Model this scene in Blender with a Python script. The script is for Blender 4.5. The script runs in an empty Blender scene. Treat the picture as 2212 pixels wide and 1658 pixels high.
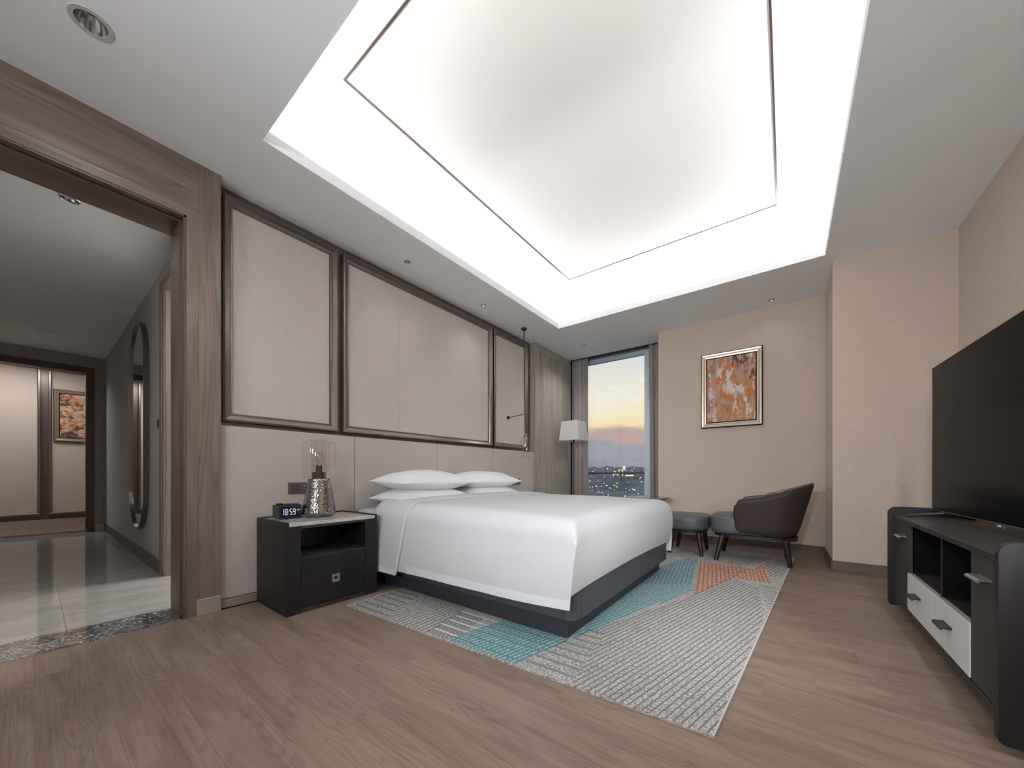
import bpy, bmesh, math, random
from mathutils import Vector, Matrix

random.seed(7)
C = bpy.context.scene.collection
SC = bpy.context.scene
PI = math.pi
R = math.radians

# ------------------------------------------------------------------ camera
cam_d = bpy.data.cameras.new('camera')
cam = bpy.data.objects.new('camera', cam_d)
C.objects.link(cam)
CAM_H = 0.92
cam.location = (0, 0, CAM_H)
cam.rotation_euler = (R(90), 0, R(37.13))
cam_d.sensor_fit = 'HORIZONTAL'
cam_d.sensor_width = 36.0
cam_d.lens = 36.0 * 784.06 / 2212.0
cam_d.shift_y = 194.52 / 2212.0
cam_d.clip_start = 0.02
cam_d.clip_end = 20000
SC.camera = cam

# ------------------------------------------------------------------ world: dusk sky
W = bpy.data.worlds.new('dusk_sky')
SC.world = W
W.use_nodes = True
wn = W.node_tree
wn.nodes.clear()
def wnode(t, **k):
    n = wn.nodes.new(t)
    for a, b in k.items(): setattr(n, a, b)
    return n
w_out = wnode('ShaderNodeOutputWorld')
w_bg = wnode('ShaderNodeBackground')
w_bg.inputs['Strength'].default_value = 1.04
w_tc = wnode('ShaderNodeTexCoord')
w_sep = wnode('ShaderNodeSeparateXYZ')
w_map = wnode('ShaderNodeMapping')
w_map.inputs['Scale'].default_value = (3.2, 3.2, 22.0)
w_noise = wnode('ShaderNodeTexNoise')
w_noise.inputs['Scale'].default_value = 1.6
w_noise.inputs['Detail'].default_value = 6.0
w_noise.inputs['Roughness'].default_value = 0.6
w_ma = wnode('ShaderNodeMath', operation='MULTIPLY_ADD')
w_ma.inputs[1].default_value = 0.11
w_ma.inputs[2].default_value = -0.055
w_add = wnode('ShaderNodeMath', operation='ADD')
w_ramp = wnode('ShaderNodeValToRGB')
wl = wn.links.new
wl(w_tc.outputs['Generated'], w_sep.inputs[0])
wl(w_tc.outputs['Generated'], w_map.inputs[0])
wl(w_map.outputs[0], w_noise.inputs['Vector'])
wl(w_noise.outputs['Fac'], w_ma.inputs[0])
wl(w_sep.outputs['Z'], w_add.inputs[0])
wl(w_ma.outputs[0], w_add.inputs[1])
wl(w_add.outputs[0], w_ramp.inputs[0])
wl(w_ramp.outputs[0], w_bg.inputs['Color'])
wl(w_bg.outputs[0], w_out.inputs[0])
def srgb(r, g, b):
    f = lambda c: (c / 255 / 12.92) if c <= 10.3 else ((c / 255 + 0.055) / 1.055) ** 2.4
    return (f(r), f(g), f(b), 1.0)
cr = w_ramp.color_ramp
stops = [(0.0, srgb(122, 130, 140)), (0.03, srgb(150, 153, 162)), (0.075, srgb(158, 158, 166)), (0.092, srgb(196, 160, 148)),
         (0.104, srgb(176, 166, 166)), (0.122, srgb(243, 208, 158)), (0.15, srgb(245, 226, 190)), (0.20, srgb(241, 233, 214)),
         (0.26, srgb(230, 224, 216)), (0.30, srgb(221, 221, 216)), (0.55, srgb(200, 208, 218)), (1.0, srgb(168, 182, 206))]
cr.elements[0].position = stops[0][0]; cr.elements[0].color = stops[0][1]
cr.elements[1].position = stops[-1][0]; cr.elements[1].color = stops[-1][1]
for p, c in stops[1:-1]:
    e = cr.elements.new(p); e.color = c

# ------------------------------------------------------------------ exposure
SC.view_settings.view_transform = 'Standard'
SC.view_settings.look = 'None'
SC.view_settings.gamma = 1.0
SC.view_settings.use_curve_mapping = False
SC.view_settings.exposure = 0.13

# main dimensions measured from the photograph (metres)
XW = -3.046      # face of the wooden door surround and lower headboard line
XB = -3.166      # recessed wall behind the framed panels
HC = 2.935       # ceiling
TXL, TXR, TYN, TYF = -2.524, 0.283, 0.839, 4.406   # tray opening
TZ = 3.35        # tray ceiling
XC, YCOL = 0.346, 4.578   # corner of the column
YP = 5.385       # picture wall
XT = 1.122       # television wall
YB = -2.7        # back wall behind the camera
YWIN = 6.02      # window plane

# ------------------------------------------------------------------ cove lights (LED strips lying in the cove)
COVE_W = 11.5
def area(name, loc, sx, sy, rot, power, col=(1.0, 0.90, 0.80), spread=PI):
    l = bpy.data.lights.new(name, 'AREA')
    l.shape = 'RECTANGLE'; l.size = sx; l.size_y = sy
    l.energy = power; l.color = col; l.spread = spread
    o = bpy.data.objects.new(name, l); C.objects.link(o)
    o.location = loc; o.rotation_euler = rot
    return o
tx, ty = (TXL + TXR) / 2, (TYN + TYF) / 2
lx, ly = TXR - TXL, TYF - TYN
TILT = R(74)
cz, off = 3.008, 0.15
LEDC = (1.0, 0.978, 0.96)
LEDS = R(116)
area('cove_led_strip', (TXL - off, ty, cz), 0.02, ly + 0.2, (0, PI + TILT, 0), COVE_W * ly / 3.2, LEDC, LEDS)
area('cove_led_strip', (TXR + off, ty, cz), 0.02, ly + 0.2, (0, PI - TILT, 0), COVE_W * ly / 3.2, LEDC, LEDS)
area('cove_led_strip', (tx, TYN - off, cz), lx + 0.2, 0.02, (PI - TILT, 0, 0), COVE_W * lx / 3.2, LEDC, LEDS)
area('cove_led_strip', (tx, TYF + off, cz), lx + 0.2, 0.02, (PI + TILT, 0, 0), COVE_W * lx / 3.2, LEDC, LEDS)
# the tubes also throw light on the cove wall behind them
TB_, CW2, off2 = R(-35), 3.0, 0.10
area('cove_led_tube', (TXL - off2, ty, cz - 0.02), 0.02, ly + 0.2, (0, PI + TB_, 0), CW2 * ly / 3.2, LEDC)
area('cove_led_tube', (TXR + off2, ty, cz - 0.02), 0.02, ly + 0.2, (0, PI - TB_, 0), CW2 * ly / 3.2, LEDC)
area('cove_led_tube', (tx, TYN - off2, cz - 0.02), lx + 0.2, 0.02, (PI - TB_, 0, 0), CW2 * lx / 3.2, LEDC)
area('cove_led_tube', (tx, TYF + off2, cz - 0.02), lx + 0.2, 0.02, (PI + TB_, 0, 0), CW2 * lx / 3.2, LEDC)

# ================================================================== helpers
WL = {}
def link(name, me, mat, parent=None, origin=(0, 0, 0)):
    o = bpy.data.objects.new(name, me)
    C.objects.link(o)
    if mat is not None and not me.materials:
        me.materials.append(mat)
    WL[o] = Vector(origin)
    if parent is not None:
        o.parent = parent
        o.location = Vector(origin) - WL[parent]
    else:
        o.location = origin
    return o

def finish(name, bm, mat, parent=None, smooth=False, angle=None, recalc=True):
    """mesh built in scene coordinates -> object with its origin at the middle of its base"""
    if recalc:
        bmesh.ops.recalc_face_normals(bm, faces=bm.faces)
    xs = [v.co for v in bm.verts]
    lo = Vector((min(v.x for v in xs), min(v.y for v in xs), min(v.z for v in xs)))
    hi = Vector((max(v.x for v in xs), max(v.y for v in xs), max(v.z for v in xs)))
    org = Vector(((lo.x + hi.x) / 2, (lo.y + hi.y) / 2, lo.z))
    for v in bm.verts: v.co -= org
    me = bpy.data.meshes.new(name)
    bm.to_mesh(me); bm.free()
    if smooth:
        for p in me.polygons: p.use_smooth = True
        if angle is not None:
            try: me.set_sharp_from_angle(angle=R(angle))
            except Exception: pass
    return link(name, me, mat, parent, org)

def add_box(bm, lo, hi, bev=0.0, seg=2):
    x0, y0, z0 = lo; x1, y1, z1 = hi
    vs = [bm.verts.new(p) for p in ((x0, y0, z0), (x1, y0, z0), (x1, y1, z0), (x0, y1, z0), (x0, y0, z1), (x1, y0, z1), (x1, y1, z1), (x0, y1, z1))]
    fs = [bm.faces.new([vs[i] for i in f]) for f in ((0, 3, 2, 1), (4, 5, 6, 7), (0, 1, 5, 4), (1, 2, 6, 5), (2, 3, 7, 6), (3, 0, 4, 7))]
    if bev > 0:
        es = list({e for f in fs for e in f.edges})
        bmesh.ops.bevel(bm, geom=es, offset=bev, segments=seg, profile=0.5, affect='EDGES')
    return vs

def box(name, lo, hi, mat, parent=None, bev=0.0, seg=2):
    bm = bmesh.new(); add_box(bm, lo, hi, bev, seg)
    return finish(name, bm, mat, parent)

def add_prism(bm, pts, d0, d1, axis):
    """closed 2-D outline extruded along an axis: axis 'x' -> pts are (y,z); 'y' -> (x,z); 'z' -> (x,y)"""
    def mk(p, d):
        return (d, p[0], p[1]) if axis == 'x' else ((p[0], d, p[1]) if axis == 'y' else (p[0], p[1], d))
    a = [bm.verts.new(mk(p, d0)) for p in pts]
    b = [bm.verts.new(mk(p, d1)) for p in pts]
    n = len(pts)
    for i in range(n):
        bm.faces.new((a[i], a[(i + 1) % n], b[(i + 1) % n], b[i]))
    bm.faces.new(a); bm.faces.new(list(reversed(b)))

def prism(name, pts, d0, d1, axis, mat, parent=None, smooth=False, angle=40):
    bm = bmesh.new(); add_prism(bm, pts, d0, d1, axis)
    return finish(name, bm, mat, parent, smooth, angle)

def add_lathe(bm, prof, c=(0, 0, 0), n=32, cap=True):
    rings = []
    for r, z in prof:
        if r < 1e-6:
            rings.append([bm.verts.new((c[0], c[1], c[2] + z))])
        else:
            rings.append([bm.verts.new((c[0] + r * math.cos(2 * PI * i / n), c[1] + r * math.sin(2 * PI * i / n), c[2] + z)) for i in range(n)])
    for a, b in zip(rings[:-1], rings[1:]):
        for i in range(n):
            j = (i + 1) % n
            if len(a) == 1 and len(b) == 1: continue
            if len(a) == 1: bm.faces.new((a[0], b[i], b[j]))
            elif len(b) == 1: bm.faces.new((a[i], a[j], b[0]))
            else: bm.faces.new((a[i], a[j], b[j], b[i]))
    if cap:
        for r in (rings[0], rings[-1]):
            if len(r) > 2: bm.faces.new(r)

def lathe(name, prof, c, mat, parent=None, n=32, cap=True, angle=35):
    bm = bmesh.new(); add_lathe(bm, prof, c, n, cap)
    return finish(name, bm, mat, parent, True, angle)

def add_tube(bm, pts, r, n=10, cap=True):
    pts = [Vector(p) for p in pts]
    rs = r if isinstance(r, (list, tuple)) else [r] * len(pts)
    rings = []
    up = None
    for i, p in enumerate(pts):
        t = (pts[min(i + 1, len(pts) - 1)] - pts[max(i - 1, 0)]).normalized()
        if up is None:
            up = Vector((0, 0, 1)) if abs(t.z) < 0.9 else Vector((1, 0, 0))
        s = t.cross(up).normalized(); u = s.cross(t).normalized(); up = u
        rings.append([bm.verts.new(p + (s * math.cos(2 * PI * k / n) + u * math.sin(2 * PI * k / n)) * rs[i]) for k in range(n)])
    for a, b in zip(rings[:-1], rings[1:]):
        for k in range(n):
            bm.faces.new((a[k], a[(k + 1) % n], b[(k + 1) % n], b[k]))
    if cap:
        bm.faces.new(rings[0]); bm.faces.new(list(reversed(rings[-1])))

def tube(name, pts, r, mat, parent=None, n=10):
    bm = bmesh.new(); add_tube(bm, pts, r, n)
    return finish(name, bm, mat, parent, True, 40)

def grid_mesh(bm, P, closed_u=False):
    """P[i][j] points -> quads"""
    V = [[bm.verts.new(p) for p in row] for row in P]
    nu = len(V)
    for i in range(nu if closed_u else nu - 1):
        a, b = V[i], V[(i + 1) % nu]
        for j in range(len(a) - 1):
            bm.faces.new((a[j], b[j], b[j + 1], a[j + 1]))
    return V

def thing(name, label, cat, at=(0, 0, 0), group=None):
    o = bpy.data.objects.new(name, None)
    C.objects.link(o)
    o.empty_display_size = 0.1
    o.location = at
    WL[o] = Vector(at)
    tag(o, label, cat, group)
    return o

def tag(o, label, cat, group=None):
    o['label'] = label; o['category'] = cat
    if group: o['group'] = group
    return o

def struct(o, label=None):
    o['kind'] = 'structure'
    if label: o['label'] = label
    return o

def stuff(o):
    o['kind'] = 'stuff'
    return o

# ================================================================== materials
class N:
    """tiny node-tree builder"""
    def __init__(self, name):
        self.m = bpy.data.materials.new(name)
        self.m.use_nodes = True
        self.t = self.m.node_tree
        self.t.nodes.clear()
        self.out = self.t.nodes.new('ShaderNodeOutputMaterial')
    def n(self, kind, **k):
        x = self.t.nodes.new(kind)
        for a, b in k.items(): setattr(x, a, b)
        return x
    def l(self, a, b): self.t.links.new(a, b)
    def val(self, node, **k):
        for a, b in k.items(): node.inputs[a.replace('_', ' ')].default_value = b
        return node
    def coords(self, scale=(1, 1, 1), random_shift=0.0, rot=(0, 0, 0), kind='Object'):
        tc = self.n('ShaderNodeTexCoord')
        mp = self.n('ShaderNodeMapping')
        mp.inputs['Scale'].default_value = scale
        mp.inputs['Rotation'].default_value = rot
        src = tc.outputs[kind]
        if random_shift:
            oi = self.n('ShaderNodeObjectInfo')
            mu = self.n('ShaderNodeVectorMath', operation='SCALE')
            cb = self.n('ShaderNodeCombineXYZ')
            self.l(oi.outputs['Random'], cb.inputs[0]); self.l(oi.outputs['Random'], cb.inputs[1]); self.l(oi.outputs['Random'], cb.inputs[2])
            self.l(cb.outputs[0], mu.inputs[0]); mu.inputs['Scale'].default_value = random_shift
            ad = self.n('ShaderNodeVectorMath', operation='ADD')
            self.l(src, ad.inputs[0]); self.l(mu.outputs[0], ad.inputs[1])
            src = ad.outputs[0]
        self.l(src, mp.inputs[0])
        return mp.outputs[0]
    def noise(self, vec, scale, detail=3, rough=0.5, dist=0.0):
        x = self.n('ShaderNodeTexNoise')
        x.inputs['Scale'].default_value = scale; x.inputs['Detail'].default_value = detail
        x.inputs['Roughness'].default_value = rough; x.inputs['Distortion'].default_value = dist
        if vec is not None: self.l(vec, x.inputs['Vector'])
        return x.outputs['Fac']
    def ramp(self, fac, stops, interp='LINEAR'):
        x = self.n('ShaderNodeValToRGB')
        r = x.color_ramp; r.interpolation = interp
        r.elements[0].position = stops[0][0]; r.elements[0].color = stops[0][1]
        r.elements[1].position = stops[-1][0]; r.elements[1].color = stops[-1][1]
        for p, c in stops[1:-1]:
            e = r.elements.new(p); e.color = c
        self.l(fac, x.inputs[0])
        return x.outputs[0]
    def mix(self, fac, a, b, mode='MIX'):
        x = self.n('ShaderNodeMixRGB', blend_type=mode)
        for s, v in ((x.inputs[0], fac), (x.inputs[1], a), (x.inputs[2], b)):
            if hasattr(v, 'links') or hasattr(v, 'is_linked'): self.l(v, s)
            else: s.default_value = v
        return x.outputs[0]
    def bump(self, h, strength, dist=0.002):
        b = self.n('ShaderNodeBump')
        b.inputs['Strength'].default_value = strength; b.inputs['Distance'].default_value = dist
        self.l(h, b.inputs['Height'])
        return b.outputs[0]
    def principled(self, col, rough=0.5, metal=0.0, normal=None, spec=0.5, sheen=0.0, coat=0.0, emit=None, emit_s=0.0, rough_in=None):
        p = self.n('ShaderNodeBsdfPrincipled')
        if hasattr(col, 'is_linked'): self.l(col, p.inputs['Base Color'])
        else: p.inputs['Base Color'].default_value = col
        p.inputs['Roughness'].default_value = rough
        if rough_in is not None: self.l(rough_in, p.inputs['Roughness'])
        p.inputs['Metallic'].default_value = metal
        p.inputs['Specular IOR Level'].default_value = spec
        if sheen: p.inputs['Sheen Weight'].default_value = sheen
        if coat: p.inputs['Coat Weight'].default_value = coat
        if emit is not None:
            p.inputs['Emission Color'].default_value = emit; p.inputs['Emission Strength'].default_value = emit_s
        if normal is not None: self.l(normal, p.inputs['Normal'])
        self.l(p.outputs[0], self.out.inputs[0])
        return self.m

def plain(name, col, rough=0.5, metal=0.0, spec=0.5, coat=0.0, bump_s=0.0, bump_scale=200, var=0.03):
    b = N(name)
    nrm = None
    v = b.coords()
    c = b.mix(b.noise(v, 6, 3), tuple(x * (1 - var) for x in col[:3]) + (1,), tuple(min(1, x * (1 + var)) for x in col[:3]) + (1,))
    if bump_s: nrm = b.bump(b.noise(v, bump_scale, 2), bump_s)
    return b.principled(c, rough, metal, nrm, spec, coat=coat)

def wood(name, c_dark, c_mid, c_light, axis='z', rough=0.5, grain=1.0, spec=0.4, rnd=11.0, tone=0.0, rings=True, lg=0.9, ac=9.0, fine_mix=0.75, fine_lo=0.84, ring_s=0.8, ring_n=75.0, ring_lo=0.86):
    b = N(name)
    long_, across = lg, ac
    sc = {'x': (long_, across, across), 'y': (across, long_, across), 'z': (across, across, long_)}[axis]
    v = b.coords(sc, rnd)
    fine = {'x': (2.5, 120, 120), 'y': (120, 2.5, 120), 'z': (120, 120, 2.5)}[axis]
    v2 = b.coords(fine, rnd)
    n1 = b.noise(v, 1.1 * grain, 4, 0.55, 0.6)
    if rings:
        nr_ = b.noise(v, ring_s, 1.0, 0.35, 0.25)
        wv = b.n('ShaderNodeMath', operation='MULTIPLY'); wv.inputs[1].default_value = ring_n
        b.l(nr_, wv.inputs[0])
        sn = b.n('ShaderNodeMath', operation='SINE'); b.l(wv.outputs[0], sn.inputs[0])
        ma = b.n('ShaderNodeMath', operation='MULTIPLY_ADD'); ma.inputs[1].default_value = 0.5; ma.inputs[2].default_value = 0.5
        b.l(sn.outputs[0], ma.inputs[0])
        ringf = ma.outputs[0]
        rmask = b.ramp(b.noise(v, 0.55, 1.0), [(0.46, (0.05, 0.05, 0.05, 1)), (0.62, (1, 1, 1, 1))])
    n2 = b.noise(v2, 1.0, 3, 0.6)
    base = b.ramp(n1, [(0.30, c_dark), (0.5, c_mid), (0.72, c_light)])
    if rings:
        rc = b.ramp(ringf, [(0.0, (ring_lo, ring_lo - 0.01, ring_lo - 0.02, 1)), (0.30, (0.97, 0.97, 0.97, 1)), (1.0, (1.04, 1.04, 1.03, 1))])
        base = b.mix(rmask, base, rc, 'MULTIPLY')
    fr = b.ramp(n2, [(0.3, (fine_lo, fine_lo - 0.01, fine_lo - 0.02, 1)), (0.7, (1.07, 1.07, 1.06, 1))])
    base = b.mix(fine_mix, base, fr, 'MULTIPLY')
    if tone:
        oi = b.n('ShaderNodeObjectInfo')
        tr = b.ramp(oi.outputs['Random'], [(0.0, (1 - tone, 1 - tone, 1 - tone, 1)), (0.5, (1, 1, 1, 1)), (1.0, (1 + tone, 1 + tone * 0.8, 1 + tone * 0.7, 1))])
        base = b.mix(1.0, base, tr, 'MULTIPLY')
    nr = b.bump(n2, 0.12, 0.001)
    return b.principled(base, rough, 0, nr, spec)

def linen(name, col, var=0.10, rough=0.85, sx=1.0, strength=0.35, scale=420.0):
    """woven cloth / grass-paper: crossing threads, darker slubs"""
    b = N(name)
    v1 = b.coords((scale, scale, 16.0)); v2 = b.coords((12.0, 12.0, scale))
    a = b.noise(v1, 1.0, 2, 0.5); c = b.noise(v2, 1.0, 2, 0.5)
    s = b.n('ShaderNodeMath', operation='ADD'); b.l(a, s.inputs[0]); b.l(c, s.inputs[1])
    h = b.n('ShaderNodeMath', operation='MULTIPLY'); b.l(s.outputs[0], h.inputs[0]); h.inputs[1].default_value = 0.5
    lo = tuple(x * (1 - var) for x in col[:3]) + (1,); hi = tuple(x * (1 + var) for x in col[:3]) + (1,)
    cc = b.ramp(h.outputs[0], [(0.36, lo), (0.64, hi)])
    return b.principled(cc, rough, 0, b.bump(h.outputs[0], strength, 0.0012), 0.2, sheen=0.1)

def marble(name, base, vein, dark, scale=2.0, rough=0.08, stretch=(1, 1, 1), rnd=7.0, veinw=0.03, coat=0.0):
    b = N(name)
    v = b.coords(stretch, rnd)
    n1 = b.noise(v, scale, 6, 0.6, 1.2)
    n2 = b.noise(v, scale * 1.7, 8, 0.65, 2.0)
    ab = b.n('ShaderNodeMath', operation='SUBTRACT'); b.l(n2, ab.inputs[0]); ab.inputs[1].default_value = 0.5
    aa = b.n('ShaderNodeMath', operation='ABSOLUTE'); b.l(ab.outputs[0], aa.inputs[0])
    body = b.ramp(n1, [(0.3, dark), (0.62, base)])
    vm = b.ramp(aa.outputs[0], [(0.0, (1, 1, 1, 1)), (veinw, (0, 0, 0, 1))])
    col = b.mix(vm, body, vein)
    return b.principled(col, rough, 0, None, 0.5, coat=coat)

def glass(name, tint=(1, 1, 1, 1), base_refl=0.06, rough=0.0, edge=0.55):
    b = N(name)
    tr = b.n('ShaderNodeBsdfTransparent'); tr.inputs[0].default_value = tint
    gl = b.n('ShaderNodeBsdfGlossy'); gl.inputs['Roughness'].default_value = rough
    lw = b.n('ShaderNodeLayerWeight'); lw.inputs['Blend'].default_value = 0.35
    r = b.ramp(lw.outputs['Facing'], [(0.0, (base_refl,) * 3 + (1,)), (0.64, (base_refl * 2.6,) * 3 + (1,)), (1.0, (edge,) * 3 + (1,))])
    mx = b.n('ShaderNodeMixShader')
    b.l(r, mx.inputs[0]); b.l(tr.outputs[0], mx.inputs[1]); b.l(gl.outputs[0], mx.inputs[2])
    b.l(mx.outputs[0], b.out.inputs[0])
    return b.m

def emissive(name, col, s):
    b = N(name)
    e = b.n('ShaderNodeEmission'); e.inputs[0].default_value = col; e.inputs[1].default_value = s
    b.l(e.outputs[0], b.out.inputs[0])
    return b.m

M = {}
M['ceiling'] = plain('ceiling_paint', (0.935, 0.95, 0.965, 1), 0.9, spec=0.1, var=0.002)
M['tray'] = plain('tray_paint', (0.84, 0.83, 0.82, 1), 0.9, spec=0.1, var=0.002)
M['wallpaper'] = linen('beige_wallpaper', (0.525, 0.425, 0.347, 1), 0.12, 0.85, strength=0.3, scale=520)
M['hall_paper'] = linen('grey_hall_wallpaper', (0.43, 0.41, 0.39, 1), 0.12, 0.8, strength=0.3)
M['upholstery'] = plain('taupe_upholstery', (0.52, 0.455, 0.42, 1), 0.75, spec=0.25, bump_s=0.05, bump_scale=700)
M['panel_cloth'] = linen('panel_cloth', (0.585, 0.515, 0.468, 1), 0.07, 0.85, strength=0.3, scale=500)
M['bronze'] = plain('bronze_metal', (0.23, 0.195, 0.175, 1), 0.28, 0.85)
M['bronze_back'] = plain('bronze_lacquer', (0.16, 0.13, 0.115, 1), 0.3, 0.6)
M['brushed'] = plain('brushed_nickel', (0.55, 0.50, 0.46, 1), 0.42, 0.7)
WD, WM_, WLI = (0.155, 0.112, 0.089, 1), (0.222, 0.166, 0.136, 1), (0.285, 0.224, 0.188, 1)
M['ash_z'] = wood('grey_brown_ash_upright', WD, WM_, WLI, 'z', 0.5, ring_s=1.0, ring_n=60.0, ring_lo=0.80)
M['ash_y'] = wood('grey_brown_ash_along', WD, WM_, WLI, 'y', 0.5, ring_s=1.0, ring_n=60.0, ring_lo=0.80)
M['walnut_z'] = wood('dark_walnut_upright', (0.105, 0.067, 0.051, 1), (0.14, 0.092, 0.072, 1), (0.17, 0.115, 0.091, 1), 'z', 0.45, rings=False)
M['walnut_y'] = wood('dark_walnut_along', (0.105, 0.067, 0.051, 1), (0.14, 0.092, 0.072, 1), (0.17, 0.115, 0.091, 1), 'y', 0.45, rings=False)
M['base_x'] = wood('skirting_wood', (0.10, 0.068, 0.056, 1), (0.13, 0.092, 0.076, 1), (0.155, 0.112, 0.094, 1), 'x', 0.45, rings=False)
M['column_wood'] = wood('column_wood', (0.28, 0.245, 0.205, 1), (0.36, 0.315, 0.268, 1), (0.43, 0.38, 0.33, 1), 'z', 0.5, rings=False)
M['floor'] = wood('oak_floor', (0.180, 0.124, 0.092, 1), (0.248, 0.173, 0.133, 1), (0.300, 0.218, 0.170, 1), 'x', 0.45, 1.0, 0.35, 17.0, 0.03, lg=1.5, ac=9.0, fine_mix=0.9, fine_lo=0.74, ring_s=1.25, ring_n=80.0, ring_lo=0.84)
M['black'] = plain('black_slot_niche_shade', (0.005, 0.0045, 0.0045, 1), 0.7, spec=0.1)  # slots and holes; also recess shade on the cabinet niche boards
M['tile'] = marble('grey_marble_tile', (0.37, 0.355, 0.34, 1), (0.52, 0.505, 0.49, 1), (0.29, 0.28, 0.268, 1), 2.2, 0.035, (2.6, 0.55, 1), 9.0, 0.010)
M['threshold'] = marble('dark_marble', (0.11, 0.105, 0.105, 1), (0.55, 0.55, 0.55, 1), (0.04, 0.04, 0.043, 1), 5.0, 0.07, (1, 1, 1), 3.0, 0.022)
M['white_marble'] = marble('white_marble', (0.66, 0.63, 0.60, 1), (0.30, 0.28, 0.27, 1), (0.52, 0.49, 0.46, 1), 4.0, 0.08, (1, 1, 1), 3.0, 0.022)
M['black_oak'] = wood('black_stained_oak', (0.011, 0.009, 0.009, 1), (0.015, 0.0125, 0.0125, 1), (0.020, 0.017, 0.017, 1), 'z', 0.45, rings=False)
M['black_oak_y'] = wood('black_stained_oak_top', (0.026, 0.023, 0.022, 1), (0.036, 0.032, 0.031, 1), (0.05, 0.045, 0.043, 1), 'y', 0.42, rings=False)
M['door_oak'] = wood('charcoal_oak_door', (0.034, 0.032, 0.030, 1), (0.044, 0.041, 0.039, 1), (0.055, 0.051, 0.048, 1), 'z', 0.5, rings=False)
M['cream'] = plain('pale_grey_lacquer', (0.74, 0.755, 0.73, 1), 0.4)
M['drawer_wood'] = plain('drawer_edge', (0.42, 0.34, 0.28, 1), 0.5)
M['charcoal_metal'] = plain('charcoal_metal', (0.05, 0.052, 0.056, 1), 0.4, 0.6)
M['nickel'] = plain('satin_nickel', (0.58, 0.57, 0.57, 1), 0.3, 0.9)
M['linen_white'] = plain('white_bed_linen', (0.575, 0.575, 0.59, 1), 0.85, spec=0.15, bump_s=0.03, bump_scale=900)
M['linen_hem'] = plain('white_sateen_hem', (0.69, 0.69, 0.71, 1), 0.7, spec=0.2)
M['pillow_white'] = plain('white_pillow_linen', (0.82, 0.82, 0.83, 1), 0.85, spec=0.15, bump_s=0.03, bump_scale=900)
M['bed_base'] = plain('dark_slate_leatherette', (0.050, 0.056, 0.072, 1), 0.45, bump_s=0.05, bump_scale=500)
M['bed_plinth'] = plain('black_slate_plinth', (0.030, 0.032, 0.040, 1), 0.5)
M['leather_grey'] = plain('slate_grey_leather', (0.088, 0.096, 0.104, 1), 0.38, spec=0.4, bump_s=0.06, bump_scale=350)
M['leather_brown'] = plain('dark_brown_leather', (0.036, 0.0235, 0.019, 1), 0.5, spec=0.22, bump_s=0.06, bump_scale=350)
M['espresso'] = wood('espresso_wood', (0.010, 0.006, 0.005, 1), (0.015, 0.009, 0.0075, 1), (0.021, 0.0125, 0.010, 1), 'z', 0.42, rings=False)
M['tan'] = linen('tan_cushion', (0.34, 0.20, 0.10, 1), 0.2)
M['curtain'] = linen('taupe_curtain', (0.33, 0.28, 0.265, 1), 0.10, 0.9, strength=0.2, scale=600)
M['win_frame'] = plain('blue_grey_aluminium', (0.50, 0.58, 0.64, 1), 0.35, 0.3)
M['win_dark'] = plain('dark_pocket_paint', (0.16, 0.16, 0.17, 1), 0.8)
M['pane'] = glass('window_glass', (0.97, 0.985, 0.99, 1), 0.04, 0.0, 0.4)
M['glass'] = glass('clear_lamp_glass', (0.985, 0.982, 0.978, 1), 0.05, 0.05, 1.0)
M['glass_amber'] = glass('smoked_inner_glass', (0.955, 0.935, 0.915, 1), 0.07, 0.03, 0.7)
M['bulb'] = glass('bulb_glass', (0.95, 0.93, 0.9, 1), 0.12, 0.0, 0.6)
M['dark_bronze'] = plain('dark_bronze', (0.045, 0.04, 0.037, 1), 0.4, 0.6)
M['shade'] = plain('ivory_lampshade', (0.66, 0.63, 0.60, 1), 0.9, spec=0.1, bump_s=0.03, bump_scale=600)
M['tv'] = plain('black_screen', (0.006, 0.006, 0.0065, 1), 0.2, spec=0.035)
M['tv_metal'] = plain('tv_bezel', (0.25, 0.24, 0.23, 1), 0.35, 0.8)
M['black_plastic'] = plain('black_plastic', (0.012, 0.013, 0.013, 1), 0.4)
M['clock_face'] = plain('clock_face', (0.006, 0.006, 0.007, 1), 0.15)
M['digit'] = emissive('clock_digits', (0.55, 0.66, 0.95, 1), 1.1)
M['bronze_plate'] = plain('bronze_socket', (0.17, 0.142, 0.128, 1), 0.35, 0.5)
M['mirror'] = plain('mirror_glass', (0.72, 0.74, 0.75, 1), 0.01, 1.0)
M['chrome'] = plain('chrome_reflector', (0.75, 0.75, 0.76, 1), 0.12, 1.0)
M['trim_ring'] = plain('trim_ring', (0.55, 0.55, 0.55, 1), 0.5)
M['lightwhite'] = plain('white_mark', (0.8, 0.8, 0.8, 1), 0.5)

# hammered silver lamp base
b = N('hammered_silver')
v = b.coords((1, 1, 1))
vo = b.n('ShaderNodeTexVoronoi'); vo.inputs['Scale'].default_value = 80.0; b.l(v, vo.inputs['Vector'])
M['hammered'] = b.principled((0.36, 0.34, 0.33, 1), 0.13, 1.0, b.bump(vo.outputs['Distance'], 0.55, 0.003))

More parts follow.
